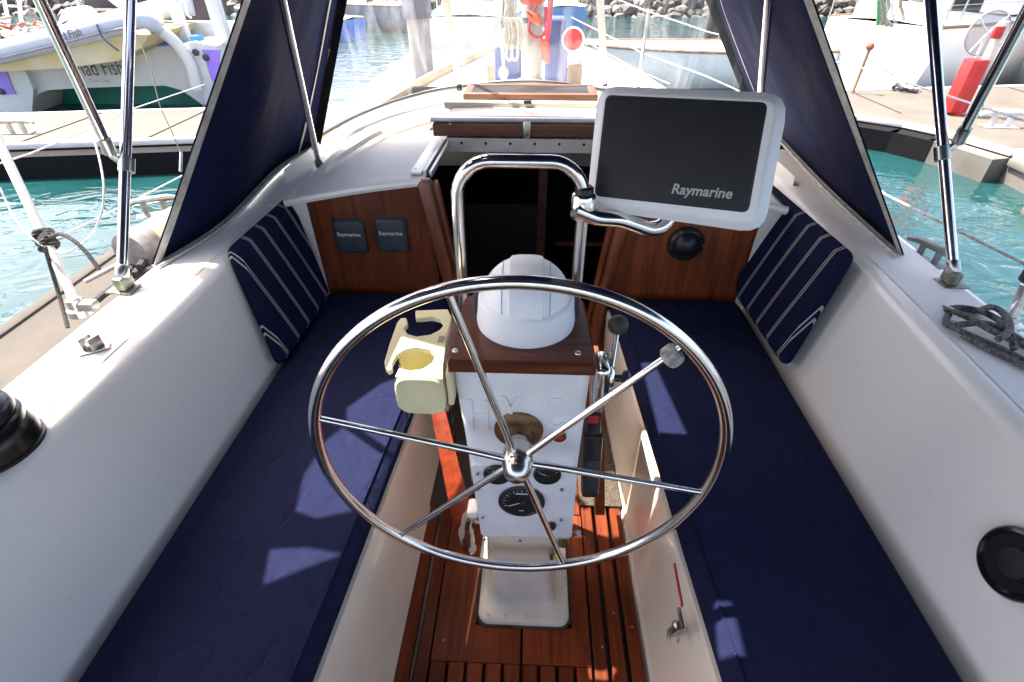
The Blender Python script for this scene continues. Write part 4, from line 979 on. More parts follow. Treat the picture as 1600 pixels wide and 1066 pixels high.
# ================================================================== BIMINI
def pyof(p):
    d = p - EY; z_ = d.dot(_fw); return 533 + F * d.dot(_dn) / z_
def lineat(a, b, py):
    lo, hi = 0., 1.
    for _ in range(40):
        m_ = (lo + hi) / 2
        if pyof(a.lerp(b, m_)) > py: lo = m_
        else: hi = m_
    return a.lerp(b, lo)
BM = thing('bimini', 'navy bimini canopy on polished steel bows standing on both coamings', 'canopy', (0, .4, 1.5))
ZC = 2.5
for b0, t0, cl, dt, dd, kp in ((az(193, 440, 1.535), (205, 0), 258, (62, 0), 1.2, (173, 240)), (az(1487, 432, 1.53), (1453, 0), 240, (1614, 0), 1.2, (1497, 222))):
    e = ad(*t0, 1.52); top = b0 + (e - b0) * ((ZC - .03 - b0.z) / (e.z - b0.z))
    MB().tube([b0 + V((0, 0, .012)), top], .0145, 18).done('bow_leg', CHROME, BM)
    s = -1 if b0.x < 0 else 1
    k = lineat(b0, top, cl)
    MB().lathe([(.0155, -.022), (.021, -.02), (.021, .02), (.0155, .022)], k, top - b0, 20).done('slide_clamp', STEEL, BM)
    k2 = ad(*kp, (k - EY).dot(_fw) - .015)
    dtop = k2 + (ad(*dt, dd) - k2); dtop = k2 + (dtop - k2) * ((ZC - .04 - k2.z) / (dtop.z - k2.z))
    MB().tube([k2, dtop], .0135, 18).done('brace_leg', CHROME, BM)
    MB().lathe([(.014, 0), (.0175, .002), (.0175, .05), (.014, .053)], k2, dtop - k2, 18).done('brace_socket', STEEL, BM)
    MB().bar(k, k2, .022, .02, bev=.006).done('eye_end', STEEL, BM)
    MB().lathe([(.0155, 0), (.018, .004), (.018, .035), (.0155, .038)], b0 + V((0, 0, .012)), top - b0, 18).done('foot_socket', STEEL, BM)
    MB().box(b0 + V((0, 0, .0)), (.03, .05, .04), bev=.006).done('hinge_foot', mat('tarnished_fitting', (.25, .26, .2), .45), BM)
    MB().box(b0 + V((s * .01, 0, -.024)), (.075, .06, .006), bev=.002).done('foot_plate', mat('tarnished_fitting', (.25, .26, .2), .45), BM)
# canopy cloth out of view, holes shaped to cast the sun patches in the cockpit
from mathutils.geometry import tessellate_polygon
outer = [(-1.535, -.95), (1.75, -.95), (1.75, 2.1), (1.2, 2.3), (-1.2, 2.1), (-1.535, 1.95)]
hole1 = [(-1.19, 1.62), (-1.27, 1.5), (-1.25, 1.43), (-1.29, 1.36), (-1.31, 1.23), (-1.29, 1.12), (-1.23, 1.10), (-1.12, 1.14), (-1.10, 1.37), (-1.03, 1.38), (-.92, 1.46), (-.80, 1.50), (-.60, 1.51), (-.50, 1.38), (-.38, 1.31),
         (-.35, 1.33), (-.355, 1.53), (-.46, 1.56), (-.58, 1.60), (-.60, 1.78), (-.77, 1.76), (-.95, 1.70), (-1.1, 1.68)]
hole2 = [(-1.29, .925), (-1.31, 1.01), (-1.23, 1.02), (-1.14, 1.01)]
hole3 = [(-.77, 1.01), (-.76, 1.17), (-.655, 1.13), (-.645, 1.01)]
hole4 = [(-.31, .83), (-.285, .93), (-.245, .93), (-.25, .82)]
hole5 = [(-.31, 1.44), (-.31, 1.77), (-.265, 1.77), (-.228, 1.43)]
polys = [outer, hole1, hole2, hole3, hole4, hole5]
fl = [V((x, y, ZC)) for p in polys for x, y in p]
tris = tessellate_polygon([[V((x, y, 0)) for x, y in p] for p in polys])
MB().raw(fl, tris).done('canvas', NAVY, BM, smooth=False)
for y in (-.95, .3, 1.95): MB().tube([(-1.39, y, ZC - .02), (1.41, y, ZC - .02)], .0127, 10).done('cross_bow', CHROME, BM)
MB().bar((-1.46, 1.26, 2.49), (-1.72, 1.20, 2.49), .10, .01).done('shade_flap', NAVY, BM)  # unseen flap added to cast the broad shadow band near the port winch

# ================================================================== LINES, STANCHIONS, DECK GEAR
PP = thing('pushpit_post', 'leaning white stanchion post with black cord lashing on the port deck edge', 'stanchion', az(122, 488, 1.47))
b0 = az(125, 486, 1.475); e = ad(0, 226, 1.52); e = b0 + (e - b0) * 1.12
MB().tube([b0 + V((0, 0, .02)), e], .0125, 14).done('post', mat('white_steel', (.7, .69, .66), .3, metal=.4, var=.05), PP)
MB().lathe([(.03, 0), (.03, .02), (.022, .024), (.02, .05), (.014, .055)], b0 - V((0, 0, .01)), n=20).done('base_cup', STEEL, PP)
MB().box(b0 + V((.03, -.0, .02)), (.06, .035, .03), bev=.01).done('base_bracket', mat('dull_fitting', (.25, .25, .25), .4, metal=.5), PP)
wr = lineat(b0, e, 375)
CD = thing('lashing_cord', 'black cord wound round the port stanchion with two loose tails', 'cord', wr)
d_ = (e - b0).normalized(); x_ = d_.cross(V((0, 1, 0))).normalized(); y_ = d_.cross(x_)
hel = [wr + d_ * (-.028 + .056 * i / 60) + (x_ * cos(i * .75) + y_ * sin(i * .75)) * (.0175 + .003 * (i % 3)) for i in range(61)]
MB().tube(cr(hel, 2), .0062, 6).done('winding', ROPEB, CD)
pt = lambda px, py, d: ad(px, py, d)
MB().tube(cr([pt(78, 371, 1.46), pt(95, 366, 1.45), pt(115, 376, 1.44), pt(135, 395, 1.44), pt(155, 421, 1.44)], 6), .0058, 8).done('short_tail', ROPEB, CD)
MB().tube(cr([pt(70, 385, 1.46), pt(80, 420, 1.5), pt(92, 460, 1.52), pt(106, 512, 1.5)], 6), .0055, 8).done('long_tail', ROPEB, CD)
WLp = MB().tube(cr([pt(0, 293, 1.5), pt(20, 335, 1.5), pt(50, 372, 1.48), pt(95, 396, 1.5), pt(138, 372, 1.5), pt(158, 335, 1.5), pt(162, 290, 1.5), pt(152, 235, 1.55), pt(136, 192, 1.6)], 6), .0028, 6).done('wire_loop', WIRE)
tag(WLp, 'slack steel wire loop hanging beside the port stanchion', 'wire')
# port lifelines
ll = MB().tube([pt(-40, 268, 1.5), pt(45, 241, 1.7), pt(135, 204, 2.0), pt(205, 171, 2.4), pt(320, 132, 3.3)], .0028, 6).done('lifeline', WIRE)
tag(ll, 'upper wire lifeline running forward along the port side', 'lifeline', 'wire lifelines of the sailboat')
ll = MB().tube([pt(60, 388, 1.5), pt(108, 363, 1.65), pt(205, 316, 1.95), pt(297, 268, 2.4)], .0028, 6).done('lifeline', WIRE)
tag(ll, 'lower wire lifeline running forward along the port side', 'lifeline', 'wire lifelines of the sailboat')
sb = MB().tube(cr([pt(193, 8, 1.9), pt(214, 55, 1.9), pt(236, 110, 1.9), pt(250, 165, 1.9), pt(268, 205, 1.9), pt(283, 240, 1.9)], 4), .002, 5).done('hanging_line', mat('thin_dark_line', (.12, .11, .1), .8))
tag(sb, 'thin weathered line dangling beside the port bimini leg', 'line')
MB().tube([pt(283, 238, 1.9), pt(282, 268, 1.9)], .005, 8).done('toggle', WIRE, sb)
# starboard lifelines
S1 = V((.88, 4.25, 1.49))
def post(p, h, label, r=.0125):
    t = thing('stanchion', label, 'stanchion', p, group='deck stanchions of the sailboat')
    MB().tube([p, V(p) + V((0, 0, h))], r, 12).done('tube', STEEL, t)
    MB().lathe([(.035, 0), (.035, .006), (.018, .012), (.016, .05)], p, n=16).done('base', STEEL, t)
    MB().sphere(V(p) + V((0, 0, h)), r * 1.2, n=10).done('cap', STEEL, t)
    return t
top1 = apl(1013, 18, S1, (0, 1, 0)); S1.x = top1.x
post(S1, top1.z - S1.z, 'tall thin stanchion on the starboard foredeck seen through the windscreen')
m1 = V((S1.x, S1.y, apl(1011, 83, S1, (0, 1, 0)).z)); l1 = V((S1.x, S1.y, apl(1009, 112, S1, (0, 1, 0)).z))
e1, e2 = pt(1345, 106, 2.3), pt(1660, 208, 1.2)
t = MB().tube([V((.35, 6.3, top1.z + .1)), top1, pt(1110, 51, 3.2), pt(1168, 64, 2.9), e1, e2], .0032, 6).done('lifeline', WIRE)
tag(t, 'upper wire lifeline running along the starboard side above the water', 'lifeline', 'wire lifelines of the sailboat')
t = MB().tube([V((.36, 6.3, m1.z + .05)), m1, pt(1100, 118, 3.4), pt(1150, 140, 3.2), pt(1385, 305, 2.2), pt(1640, 432, 1.5)], .0048, 6).done('lifeline', mat('covered_wire', (.42, .4, .38), .6, var=.3, vscale=60))
tag(t, 'lower vinyl covered lifeline sagging beside the starboard bimini leg', 'lifeline', 'wire lifelines of the sailboat')
t = MB().tube([V((.36, 6.3, l1.z + .03)), l1, pt(1046, 131, 3.5)], .0032, 6).done('lifeline', WIRE)
tag(t, 'short low line from the starboard foredeck stanchion to the deck', 'lifeline', 'wire lifelines of the sailboat')
# starboard deck gear
cleat(az(1446, 408, 1.452), (.35, -1, 0), 1.0, mat('grey_alloy_cleat', (.3, .29, .27), .5, metal=.5, var=.2), 'grey horn cleat on the starboard deck edge behind the bimini foot', name='deck_cleat')
RG = thing('stanchion', 'lower part of a starboard stanchion with black block at the right edge', 'stanchion', az(1572, 508, 1.45), group='deck stanchions of the sailboat')
b0 = az(1574, 508, 1.45); MB().tube([b0, b0 + V((.0, .02, .12))], .0145, 12).done('tube', STEEL, RG)
MB().tube(cr([b0 + V((-.03, .0, .0)), b0 + V((-.02, .0, .06)), b0 + V((.0, .01, .085))], 4), .004, 6).done('brace_wire', STEEL, RG)
MB().box(b0 + V((0, .02, .15)), (.04, .04, .05), bev=.008).done('black_block', BLACK, RG)
MB().box(b0 + V((0.01, .03, .195)), (.03, .03, .03), bev=.006).done('black_block', BLACK, RG)
MB().lathe([(.035, 0), (.035, .008), (.02, .014), (.018, .03)], b0, n=18).done('base', STEEL, RG)
RP = thing('rope_coil', 'dark grey fleck rope flaked in bights on the starboard deck', 'rope', az(1540, 520, 1.51))
def deckrope(pts, r=.0085, zz=1.515, m=mat('grey_fleck_rope', (.16, .155, .15), .85, var=.45, vscale=110, bump=1, bscale=160, bdist=.005), parent=None, nm='rope_bight'):
    q = [az(x, y, zz + dz) for x, y, dz in pts]; return MB().tube(cr(q, 6), r, 8).done(nm, m, parent)
deckrope([(1478, 484, 0), (1500, 481, 0), (1530, 486, 0), (1560, 500, .012), (1578, 520, .02), (1585, 545, .01)], parent=RP)
deckrope([(1482, 492, 0), (1478, 505, 0), (1500, 517, .004), (1540, 535, 0), (1580, 553, 0), (1625, 578, 0)], parent=RP)
deckrope([(1490, 486, .012), (1520, 500, .015), (1560, 522, .02), (1620, 548, .01)], parent=RP)
deckrope([(1495, 508, .01), (1530, 505, .02), (1560, 512, .02), (1600, 535, 0), (1640, 560, 0)], parent=RP)
deckrope([(1505, 524, 0), (1545, 545, 0), (1590, 566, 0), (1640, 592, 0)], parent=RP)
deckrope([(1530, 486, .02), (1550, 480, .02), (1570, 492, .02), (1578, 515, .03), (1560, 530, .03)], parent=RP)
MB().tube([az(1473, 478, 1.53), az(1500, 488, 1.53)], .004, 6).done('splicing_pin', STEEL, RP)
# port deck gear
FC = thing('deck_fairlead', 'small steel fairlead standing on the sunlit port coaming', 'fairlead', az(149, 546, 1.506))
c = az(149, 547, 1.506)
MB().box(c + V((0, 0, .003)), (.03, .065, .006), Matrix.Rotation(radians(-55), 3, 'Z'), .002).done('plate', STEEL, FC)
for dx in (-.012, .012): MB().box(c + V((dx, 0, .022)), (.004, .03, .036), Matrix.Rotation(radians(-20), 3, 'Z'), .001).done('cheek', STEEL, FC)
MB().lathe([(.011, -.008), (.008, 0), (.011, .008)], c + V((0, 0, .024)), (1, .3, 0), 14).done('sheave', WHITE, FC)
t = thing('rope_coil', 'black rope heaped on the finger dock beside the dodger corner', 'rope', az(235, 410, .52))
for i, pts in enumerate([[(205, 425), (215, 405), (235, 392), (262, 388)], [(212, 430), (230, 410), (250, 402), (266, 398)], [(220, 418), (236, 398), (258, 392), (255, 412), (232, 424)]]):
    MB().tube(cr([az(x - 2, y, .56 + .03 * i) for x, y in pts], 6), .024, 8).done('rope_bight', ROPEB, t)
MB().tube(cr([az(142, 478, .55), az(160, 462, .56), az(180, 448, .56), az(206, 432, .56)], 5), .022, 8).done('rope_bight', ROPEB, t)
FN = thing('fender', 'yellow and grey cylindrical fender lying on the finger dock', 'fender', az(240, 375, .6))
a, c, e = az(202, 398, .66), az(230, 382, .66), az(300, 338, .66)
MB().tube(cr([a, a.lerp(c, .5), c], 4), [.06] + [.14] * 8, 20).done('grey_end', mat('grey_sleeve', (.22, .2, .19), .8, var=.25, vscale=12), FN)
MB().tube([c, c.lerp(e, .02), e], [.12, .135, .13], 20).done('yellow_body', YEL, FN)
cleat(az(246, 335, .5), (.9, .5, 0), 2.4, STEEL, 'galvanised cleat on the outer edge of the finger dock beyond the fender')
cleat(az(30, 208, .5), (1, .1, 0), 2.6, STEEL, 'galvanised cleat on the walkway pontoon at the left edge')
MB().bar(az(132, 440, .505), az(190, 410, .505), .02, .02, bev=.004).done('dock_batten', EDGE, FG)

# ================================================================== FOREDECK
zc = ctop(0, 3.6)
MS = thing('mast', 'pale alloy mast stepped on the cabin top, seen through the windscreen', 'mast', (-.02, 3.62, zc))
xm = ay(831, 100, 3.62).x
MB().loft([[(xm + .066 * cos(a), 3.62 + .085 * sin(a), z) for a in [2 * pi * k / 20 for k in range(20)]] for z in (1.6, 9.5)], closed=True, caps=True).done('extrusion', mat('mast_alloy', (.34, .32, .28), .4, metal=.2, var=.1, vscale=5), MS)
MB().lathe([(.12, 0), (.12, .02), (.09, .05)], (xm, 3.62, zc - .01), n=24).done('mast_collar', ALU, MS)
for p in ((790, 32), (842, 30)):
    c = ay(p[0], p[1], 3.5); MB().lathe([(.028, 0), (.024, .02), (.024, .04), (.03, .05)], c, (0, -1, 0), 14).done('halyard_winch', STEEL, MS)
c = ay(812, 32, 3.52); MB().box(c, (.2, .03, .03), bev=.01).done('cleat_bar', BLACK, MS)
t = thing('sail_bag', 'blue canvas sail cover bundled behind the mast', 'sail bag', (0, 3.95, 1.6))
for x0, x1, yt in ((774, 812, 72), (856, 882, 28), (882, 890, 60)):
    a, c = ay(x0, yt, 3.9), ay(x1, yt, 3.9); zt_ = a.z; zb_ = 1.55
    MB().box(((a.x + c.x) / 2, 3.98, (zt_ + zb_) / 2), (abs(c.x - a.x) + .02, .2, zt_ - zb_), bev=.02, seg=3).done('folded_canvas', BLUEBAG, t)
t = thing('halyard_coils', 'cream halyard ropes coiled and knotted on the port side of the mast', 'rope')
for i in range(6):
    x = 786 + i * 4.4
    MB().tube(cr([ay(x, -60, 3.5), ay(x + 3 * sin(i), 10, 3.48), ay(x - 2, 32 + i * 2, 3.46), ay(x + 3, 60 + 4 * (i % 3), 3.45), ay(x + 8, 72 + 3 * (i % 2), 3.44), ay(x + 11, 55, 3.43), ay(x + 8, 34, 3.42), ay(x + 1, 30, 3.42)], 5), .011, 6).done('rope_turn', ROPEW if i % 2 else ROPEY, t)
MB().tube(cr([ay(788, 45, 3.42), ay(785, 75, 3.42), ay(787, 105, 3.42), ay(785, 128, 3.42)], 5), .011, 6).done('rope_tail', ROPEW, t)
MB().sphere(ay(787, 114, 3.42), .03, (1, 1, 1.3), n=10).done('end_knot', ROPEW, t)
for x in (792, 801): MB().tube(cr([ay(x, 70, 3.40), ay(x - 1, 88, 3.40), ay(x + 4, 94, 3.40), ay(x + 8, 86, 3.40), ay(x + 7, 70, 3.40)], 4), .009, 6).done('rope_loop', ROPEW, t)
t = thing('red_halyards', 'red webbing loops and orange cloth tied to the mast', 'strap', ay(850, 40, 3.45))
MB().tube(cr([ay(838, 8, 3.42), ay(828, 30, 3.42), ay(827, 48, 3.42), ay(836, 58, 3.42), ay(848, 56, 3.42), ay(853, 40, 3.42), ay(852, 10, 3.42)], 6), .009, 6).done('strap_loop', REDROPE, t)
MB().tube([ay(862, -20, 3.42), ay(858, 30, 3.42), ay(853, 75, 3.42)], .018, 6).done('strap', REDROPE, t)
MB().slab([ay(846, 96, 3.40), ay(860, 102, 3.40), ay(858, 62, 3.40), ay(843, 60, 3.40)], .03, rc=.02, re=.012, nrm=(0, -1, 0)).done('orange_cloth', ORANGE, t)
MB().slab([ay(830, 36, 3.40), ay(850, 42, 3.40), ay(842, 22, 3.40), ay(818, 14, 3.40)], .03, rc=.02, re=.012, nrm=(0, -1, 0)).done('orange_cloth', ORANGE, t)
t = tag(MB().slab([ay(812, 8, 3.46), ay(848, 8, 3.46), ay(856, -30, 3.46), ay(808, -30, 3.46)], .06, rc=.03, re=.02, nrm=(0, -1, 0)).done('orange_bag', ORANGE), 'orange bag lashed to the mast at the top of the windscreen', 'bag')
# cowl vent on its teak box
VT = thing('cowl_vent', 'white cowl ventilator with red mouth on a teak box right of the mast', 'ventilator', ay(895, 130, 3.5))
a, c = ay(888, 108, 3.5), ay(911, 108, 3.5)
MB().box(((a.x + c.x) / 2, 3.56, a.z - .08), (c.x - a.x, .12, .2), bev=.006).done('teak_box', TEAK, VT)
m_ = V(((a.x + c.x) / 2 - .01, 3.56, a.z))
MB().lathe([(.04, 0), (.038, .08), (.05, .14)], m_, n=24).done('pipe', WHITE, VT)
cc = ay(895, 62, 3.5)
MB().lathe([(.03, -.10), (.05, -.05), (.062, 0), (.066, .03), (.064, .036), (.056, .03), (.053, 0)], cc, (0, -1, .12), 32).done('cowl', WHITE, VT)
MB().lathe([(.0555, .022), (.045, .006), (.02, -.004), (0, -.005)], cc, (0, -1, .12), 32).done('red_mouth', RED, VT)
t = thing('teak_vent_box', 'small teak box left of the mast foot', 'box', ay(766, 130, 3.5))
a, c = ay(760, 106, 3.5), ay(772, 106, 3.5)
MB().box(((a.x + c.x) / 2, 3.56, a.z - .08), (c.x - a.x, .1, .18), bev=.004).done('teak_box', TEAK, t)

# ================================================================== BACKGROUND BOATS
def hullrows(L, B, fb, n=9, stern=.8, rake=.25, full=2.2):
    rows = []
    for i in range(n + 1):
        t = i / n; y = L * t; k = max(0, (t - .35) / .65); b = B / 2 * (stern + (1 - stern) * min(1, t / .35)) * (1 - k ** full) + .01
        z = fb * (1 + .3 * t * t)
        rows.append([(-b, y + rake * k * 2, z), (-b * 1.02, y + rake * k, z * .55), (-b * .9, y, .05), (-b * .5, y, -.25), (b * .5, y, -.25), (b * .9, y, .05), (b * 1.02, y + rake * k, z * .55), (b, y + rake * k * 2, z)])
    return rows
def yacht(label, loc, rz, L, B, fb, hullm=GEL, stripe=None, mast=True, cabin=True, rails=True, awning=None, name='moored_sailboat', cat='sailboat', group=None, winm=DARKGLASS):
    t = thing(name, label, cat, loc, rz, group, local=True)
    rows = hullrows(L, B, fb)
    MB().loft(rows, caps=True).done('hull', hullm, t, ang=50)
    MB().loft([[r[0], ((0), r[0][1], r[0][2] + .06), r[-1]] for r in rows]).done('deck', NONSKID, t)
    for s in (0, -1):
        MB().tube([V(r[s]) + V((0, 0, .01)) for r in rows], .03, 6).done('rubbing_strake', TEAK if not stripe else stripe, t)
        if stripe:
            sg = -1 if s == 0 else 1
            MB().loft([[V(r[s]).lerp(V(r[1 if s == 0 else -2]), .25) + V((sg * .012, 0, 0)), V(r[s]).lerp(V(r[1 if s == 0 else -2]), .5) + V((sg * .012, 0, 0))] for r in rows[:-1]]).done('hull_stripe', stripe, t)
    z = fb * 1.08
    if cabin:
        w = B * .32; a0, a1 = L * .3, L * .68
        MB().loft([[(-w * k, y, z), (-w * k * .88, y + .0, z + h), (0, y, z + h * 1.15), (w * k * .88, y, z + h), (w * k, y, z)] for y, k, h in ((a0, 1, .42), (a0 + .1, 1.02, .46), ((a0 + a1) / 2, 1, .44), (a1 - .3, .8, .34), (a1, .7, .05))], caps=True).done('cabin', GEL, t, ang=35)
        for s in (-1, 1):
            for j in range(3):
                y = a0 + .35 + j * (a1 - a0 - .9) / 2.4
                MB().box((s * w * .965, y + .25, z + .24), (.02, .5, .13), bev=.006).done('window', winm, t)
        MB().box((0, a0 - .01, z + .2), (.55, .02, .42)).done('companionway', DARKGLASS, t, smooth=False)
        MB().loft([[(-B * .3, .3, z - .02), (-B * .28, .3, z + .22), (B * .28, .3, z + .22), (B * .3, .3, z - .02)], [(-B * .34, a0 - .3, z - .02), (-B * .32, a0 - .3, z + .24), (-B * .22, a0 - .3, z + .24), (-B * .2, a0 - .3, z - .02)]][:1] + [[(-B * .3, .4, z - .02), (-B * .28, .4, z + .22), (B * .28, .4, z + .22), (B * .3, .4, z - .02)]], caps=True).done('cockpit_coaming', GEL, t)
    if mast:
        MB().tube([(0, L * .55, z), (0, L * .55, z + L * 1.2)], .07, 10).done('mast', ALU, t)
        MB().tube([(0, L * .55, z + 1.2), (0, L * .12, z + 1.15)], .06, 8).done('boom', ALU, t)
        MB().tube(cr([(0, L * .54, z + 1.33), (0, L * .35, z + 1.36), (0, L * .14, z + 1.24)], 4), .12, 8).done('sail_cover', awning or BLUEBAG, t)
        for s in (-1, 1): MB().tube([(s * B * .45, L * .52, z), (0, L * .55, z + L * 1.15)], .006, 5).done('shroud', WIRE, t)
        MB().tube([(0, L * .99, z), (0, L * .55, z + L * 1.15)], .006, 5).done('forestay', WIRE, t)
    if rails:
        for s in (0, -1):
            pr = []
            for r in rows[::2]:
                p = V(r[s]) * 1; q = p + V((0, 0, .6)); pr.append(q)
                MB().tube([p, q], .012, 6).done('stanchion', STEEL, t)
            MB().tube(pr, .006, 5).done('lifeline', WIRE, t); MB().tube([p - V((0, 0, .28)) for p in pr], .006, 5).done('lifeline', WIRE, t)
        r = rows[0]; MB().tube(cr([V(r[0]) + V((0, 0, .6)), V(r[0]) + V((.1, -.05, .6)), V(r[-1]) + V((-.1, -.05, .6)), V(r[-1]) + V((0, 0, .6))], 4), .014, 6).done('stern_rail', STEEL, t)
    if awning and awning is not BLUEBAG:
        MB().box((0, L * .2, z + 1.6), (B * .8, L * .3, .04), bev=.01).done('awning', awning, t)
        for sx in (-1, 1):
            for yy in (.07, .33): MB().tube([(sx * B * .37, L * yy, z), (sx * B * .37, L * yy, z + 1.6)], .014, 6).done('awning_pole', STEEL, t)
    return t

# ---- the catamaran, stern towards us
CY = 8.95
CT = thing('catamaran', 'white catamaran with purple stripes and dark lettering on its stern behind the left walkway', 'catamaran', ay(180, 165, CY))
CREAMW = mat('aged_hull_white', (.62, .63, .62), .4, var=.06, vscale=1.5, coat=.2)
w = lambda px, py, d=0: ay(px, py, CY + d)
deckp = [(30, 112), (55, 125), (50, 152), (54, 163), (60, 168), (42, 178), (20, 178)]
br = [(20, 96), (120, 78), (205, 76), (262, 72), (300, 95), (322, 163), (318, 165), (297, 150), (283, 141), (258, 134), (205, 135), (120, 138), (75, 141), (62, 146), (54, 155), (50, 174), (8, 178)]
MB().prism([w(x, y) for x, y in br], (-.15, .9, 0)).done('bridge_deck', CREAMW, CT, smooth=False)
hp = [(322, 164), (300, 98), (270, 72), (300, 66), (338, 72), (345, 175), (326, 172)]
MB().prism([w(x, y, -.12) for x, y in hp], (-1.2, 7, 0)).done('hull', CREAMW, CT, smooth=False)
hp = [(-120, 110), (15, 108), (40, 112), (52, 140), (50, 180), (-120, 190)]
MB().prism([w(x, y, -.12) for x, y in hp], (-1.2, 7, 0)).done('hull', CREAMW, CT, smooth=False)
for q_ in ([(316, 78), (345, 78), (342, 130), (332, 128)], [(-40, 112), (10, 110), (20, 138), (-40, 142)], [(-40, 142), (20, 138), (25, 147), (-40, 150)]):
    MB().prism([w(x, y, -.13) for x, y in q_], (0, -.01, 0)).done('purple_stripe', PURPLE, CT, smooth=False)
for x, y in ((322, 90), (306, 82), (3, 143)): MB().lathe([(.05, 0), (.05, .02), (.02, .03)], w(x, y, -.14), (0, -1, 0), 12).done('rudder_fitting', DGREY, CT)
MB().prism([w(x, y, .75) for x, y in ((48, 140), (120, 133), (205, 130), (270, 132), (300, 146), (326, 172), (40, 176))], (0, 2.2, 0)).done('green_reflection_panel', mat('painted_reflection_green', (.025, .26, .17), .45, var=.2, vscale=1.2), CT, smooth=False)  # added solid panel, coloured like the green water reflection in the tunnel
# curving beam edge over the starboard hull
MB().tube(cr([w(168, -10, -.3), w(205, 18, -.3), w(250, 48, -.3), w(275, 68, -.25), w(297, 100, -.2), (w(308, 140, -.2))], 6), [.07] * 12 + [.085] * 19, 10).done('curved_beam', CREAMW, CT)
a, c = w(119, 119, -.165), w(188, 117, -.165)
text('lettering', 'Mad Fish', DPRINT, .32, a, (c - a), (0, 0, 1), CT, ext=.002, xs=.72)
a2 = w(141, 129, -.165); text('lettering', 'Gold Coast', mat('faint_print', (.3, .32, .33), .6), .07, a2, (c - a), (0, 0, 1), CT, ext=.001)
# cockpit above the bridge deck: dark openings between pale struts
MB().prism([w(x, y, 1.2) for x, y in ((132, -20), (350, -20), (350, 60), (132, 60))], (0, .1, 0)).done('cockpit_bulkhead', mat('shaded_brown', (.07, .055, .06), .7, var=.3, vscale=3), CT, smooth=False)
MB().box(w(170, 30, 1.0), (.5, .3, .3), bev=.08).done('cockpit_seat', mat('seat_brown', (.06, .045, .04), .8), CT)
for (xa, ya), (xb, yb), ww in (((205, -10), (226, 60), .09), ((240, -10), (256, 60), .11), ((266, -10), (294, 72), .17), ((330, -8), (354, 72), .2)):
    MB().bar(w(xa, ya, .3), w(xb, yb, .3), ww, ww * .7, up=(0, 1, 0), bev=.02).done('pale_strut', CREAMW, CT)
MB().tube(cr([w(290, 0, .1), w(293, 22, .1), w(299, 28, .1)], 4), .018, 6).done('cable_loop', EDGE, CT)
MB().box(w(310, 66, .15), (.14, .2, .2), bev=.03).done('blue_cloth', BLUE, CT); MB().box(w(246, 70, .1), (.3, .2, .05), bev=.02).done('blue_cloth', BLUE, CT)
MB().box(w(318, 52, .8), (1.3, .2, .35), bev=.05).done('cabin_face', CREAMW, CT)
# tender on davits
DN = thing('inflatable_dinghy', 'grey inflatable dinghy with dark lettering and cream hull slung across the catamaran stern', 'dinghy', ay(120, 60, 8.3))
d_ = lambda px, py, d=0: ay(px, py, 8.3 + d)
tb = cr([d_(-70, 96), d_(0, 82), d_(60, 68), d_(120, 53), d_(180, 37), d_(222, 32), d_(242, 42, .3), d_(238, 46, .9)], 6)
MB().tube(tb, [.14] * 24 + [.14 - .035 * min(1, i / 6) for i in range(len(tb) - 24)], 20).done('side_tube', LAV, DN)
tb2 = [p + V((0, -.138, -.07)) for p in tb[:31]]; MB().tube(tb2, .02, 6).done('rubbing_strip', mat('grey_strip', (.22, .23, .28), .6), DN)
MB().tube([p + V((.05, 1.3, .1)) for p in tb[:31]], .15, 14).done('side_tube', LAV, DN)
hu = [(-70, 100), (60, 84), (186, 55), (232, 55), (222, 74), (186, 95), (110, 106), (45, 110), (-70, 116)]
MB().prism([d_(x, y, .02) for x, y in hu], (.05, 1.25, .05)).done('rigid_hull', mat('stained_cream', (.5, .46, .32), .5, var=.15, vscale=2.5, col2=(.42, .33, .12)), DN, smooth=False)
a, c = d_(95, 66, -.152), d_(129, 57, -.152)
text('lettering', 'Mad Fish', DPRINT, .135, d_(84, 67, -.16), (c - a), (0, 0, 1), DN, ext=.002, shear=.15)
MB().slab([d_(82, 50, .3), d_(140, 44, .3), d_(118, 12, .3), d_(96, 12, .3)], .4, rc=.1, re=.05, nrm=(0, -1, 0)).done('console', CREAMW, DN)
MB().tube(cr([d_(151, 38, -.16), d_(158, 55, -.16), d_(170, 68, -.16), d_(186, 80, -.1)], 4), .012, 6).done('lashing', mat('blue_cord', (.06, .1, .2), .8), DN)
MB().tube(cr([d_(142, 42, .1), d_(150, 30, .1), d_(165, 30, .1), d_(172, 36, .1)], 4), .02, 6).done('grab_handle', EDGE, DN)

# ---- clutter and boats far left
yacht('far white sailboat at the top left corner behind the dinghy', (-22, 19, WZ), radians(75), 9, 3, 1.1, awning=None)
yacht('second far white sailboat at the top left with blue stripe', (-17, 15.5, WZ), radians(80), 7, 2.6, .9, stripe=BLUE)
t = thing('deck_clutter', 'heap of red and grey ropes and gear on the boat at the top left edge', 'ropes', ay(45, 60, 9.6))
for i in range(26):
    x, y = random.uniform(5, 62), random.uniform(36, 66)
    m_ = [REDROPE, ROPEW, WIRE, DGREY, ORANGE, ROPEY][i % 6] if i % 3 else ROPEW
    p = ay(x, y, 9.6 + random.uniform(-.2, .2)); q_ = [p + V((random.uniform(-.22, .22), random.uniform(-.15, .15), random.uniform(-.08, .1))) for _ in range(5)]
    MB().tube(cr(q_, 4), random.uniform(.012, .028), 6).done('rope_turn', m_, t)
MB().box(ay(8, 60, 9.6), (.3, .3, .2), bev=.04).done('grey_crate', DGREY, t)
MB().box(ay(40, 78, 9.9), (2.6, .9, .4), bev=.1).done('deck_locker', CREAMW, t)
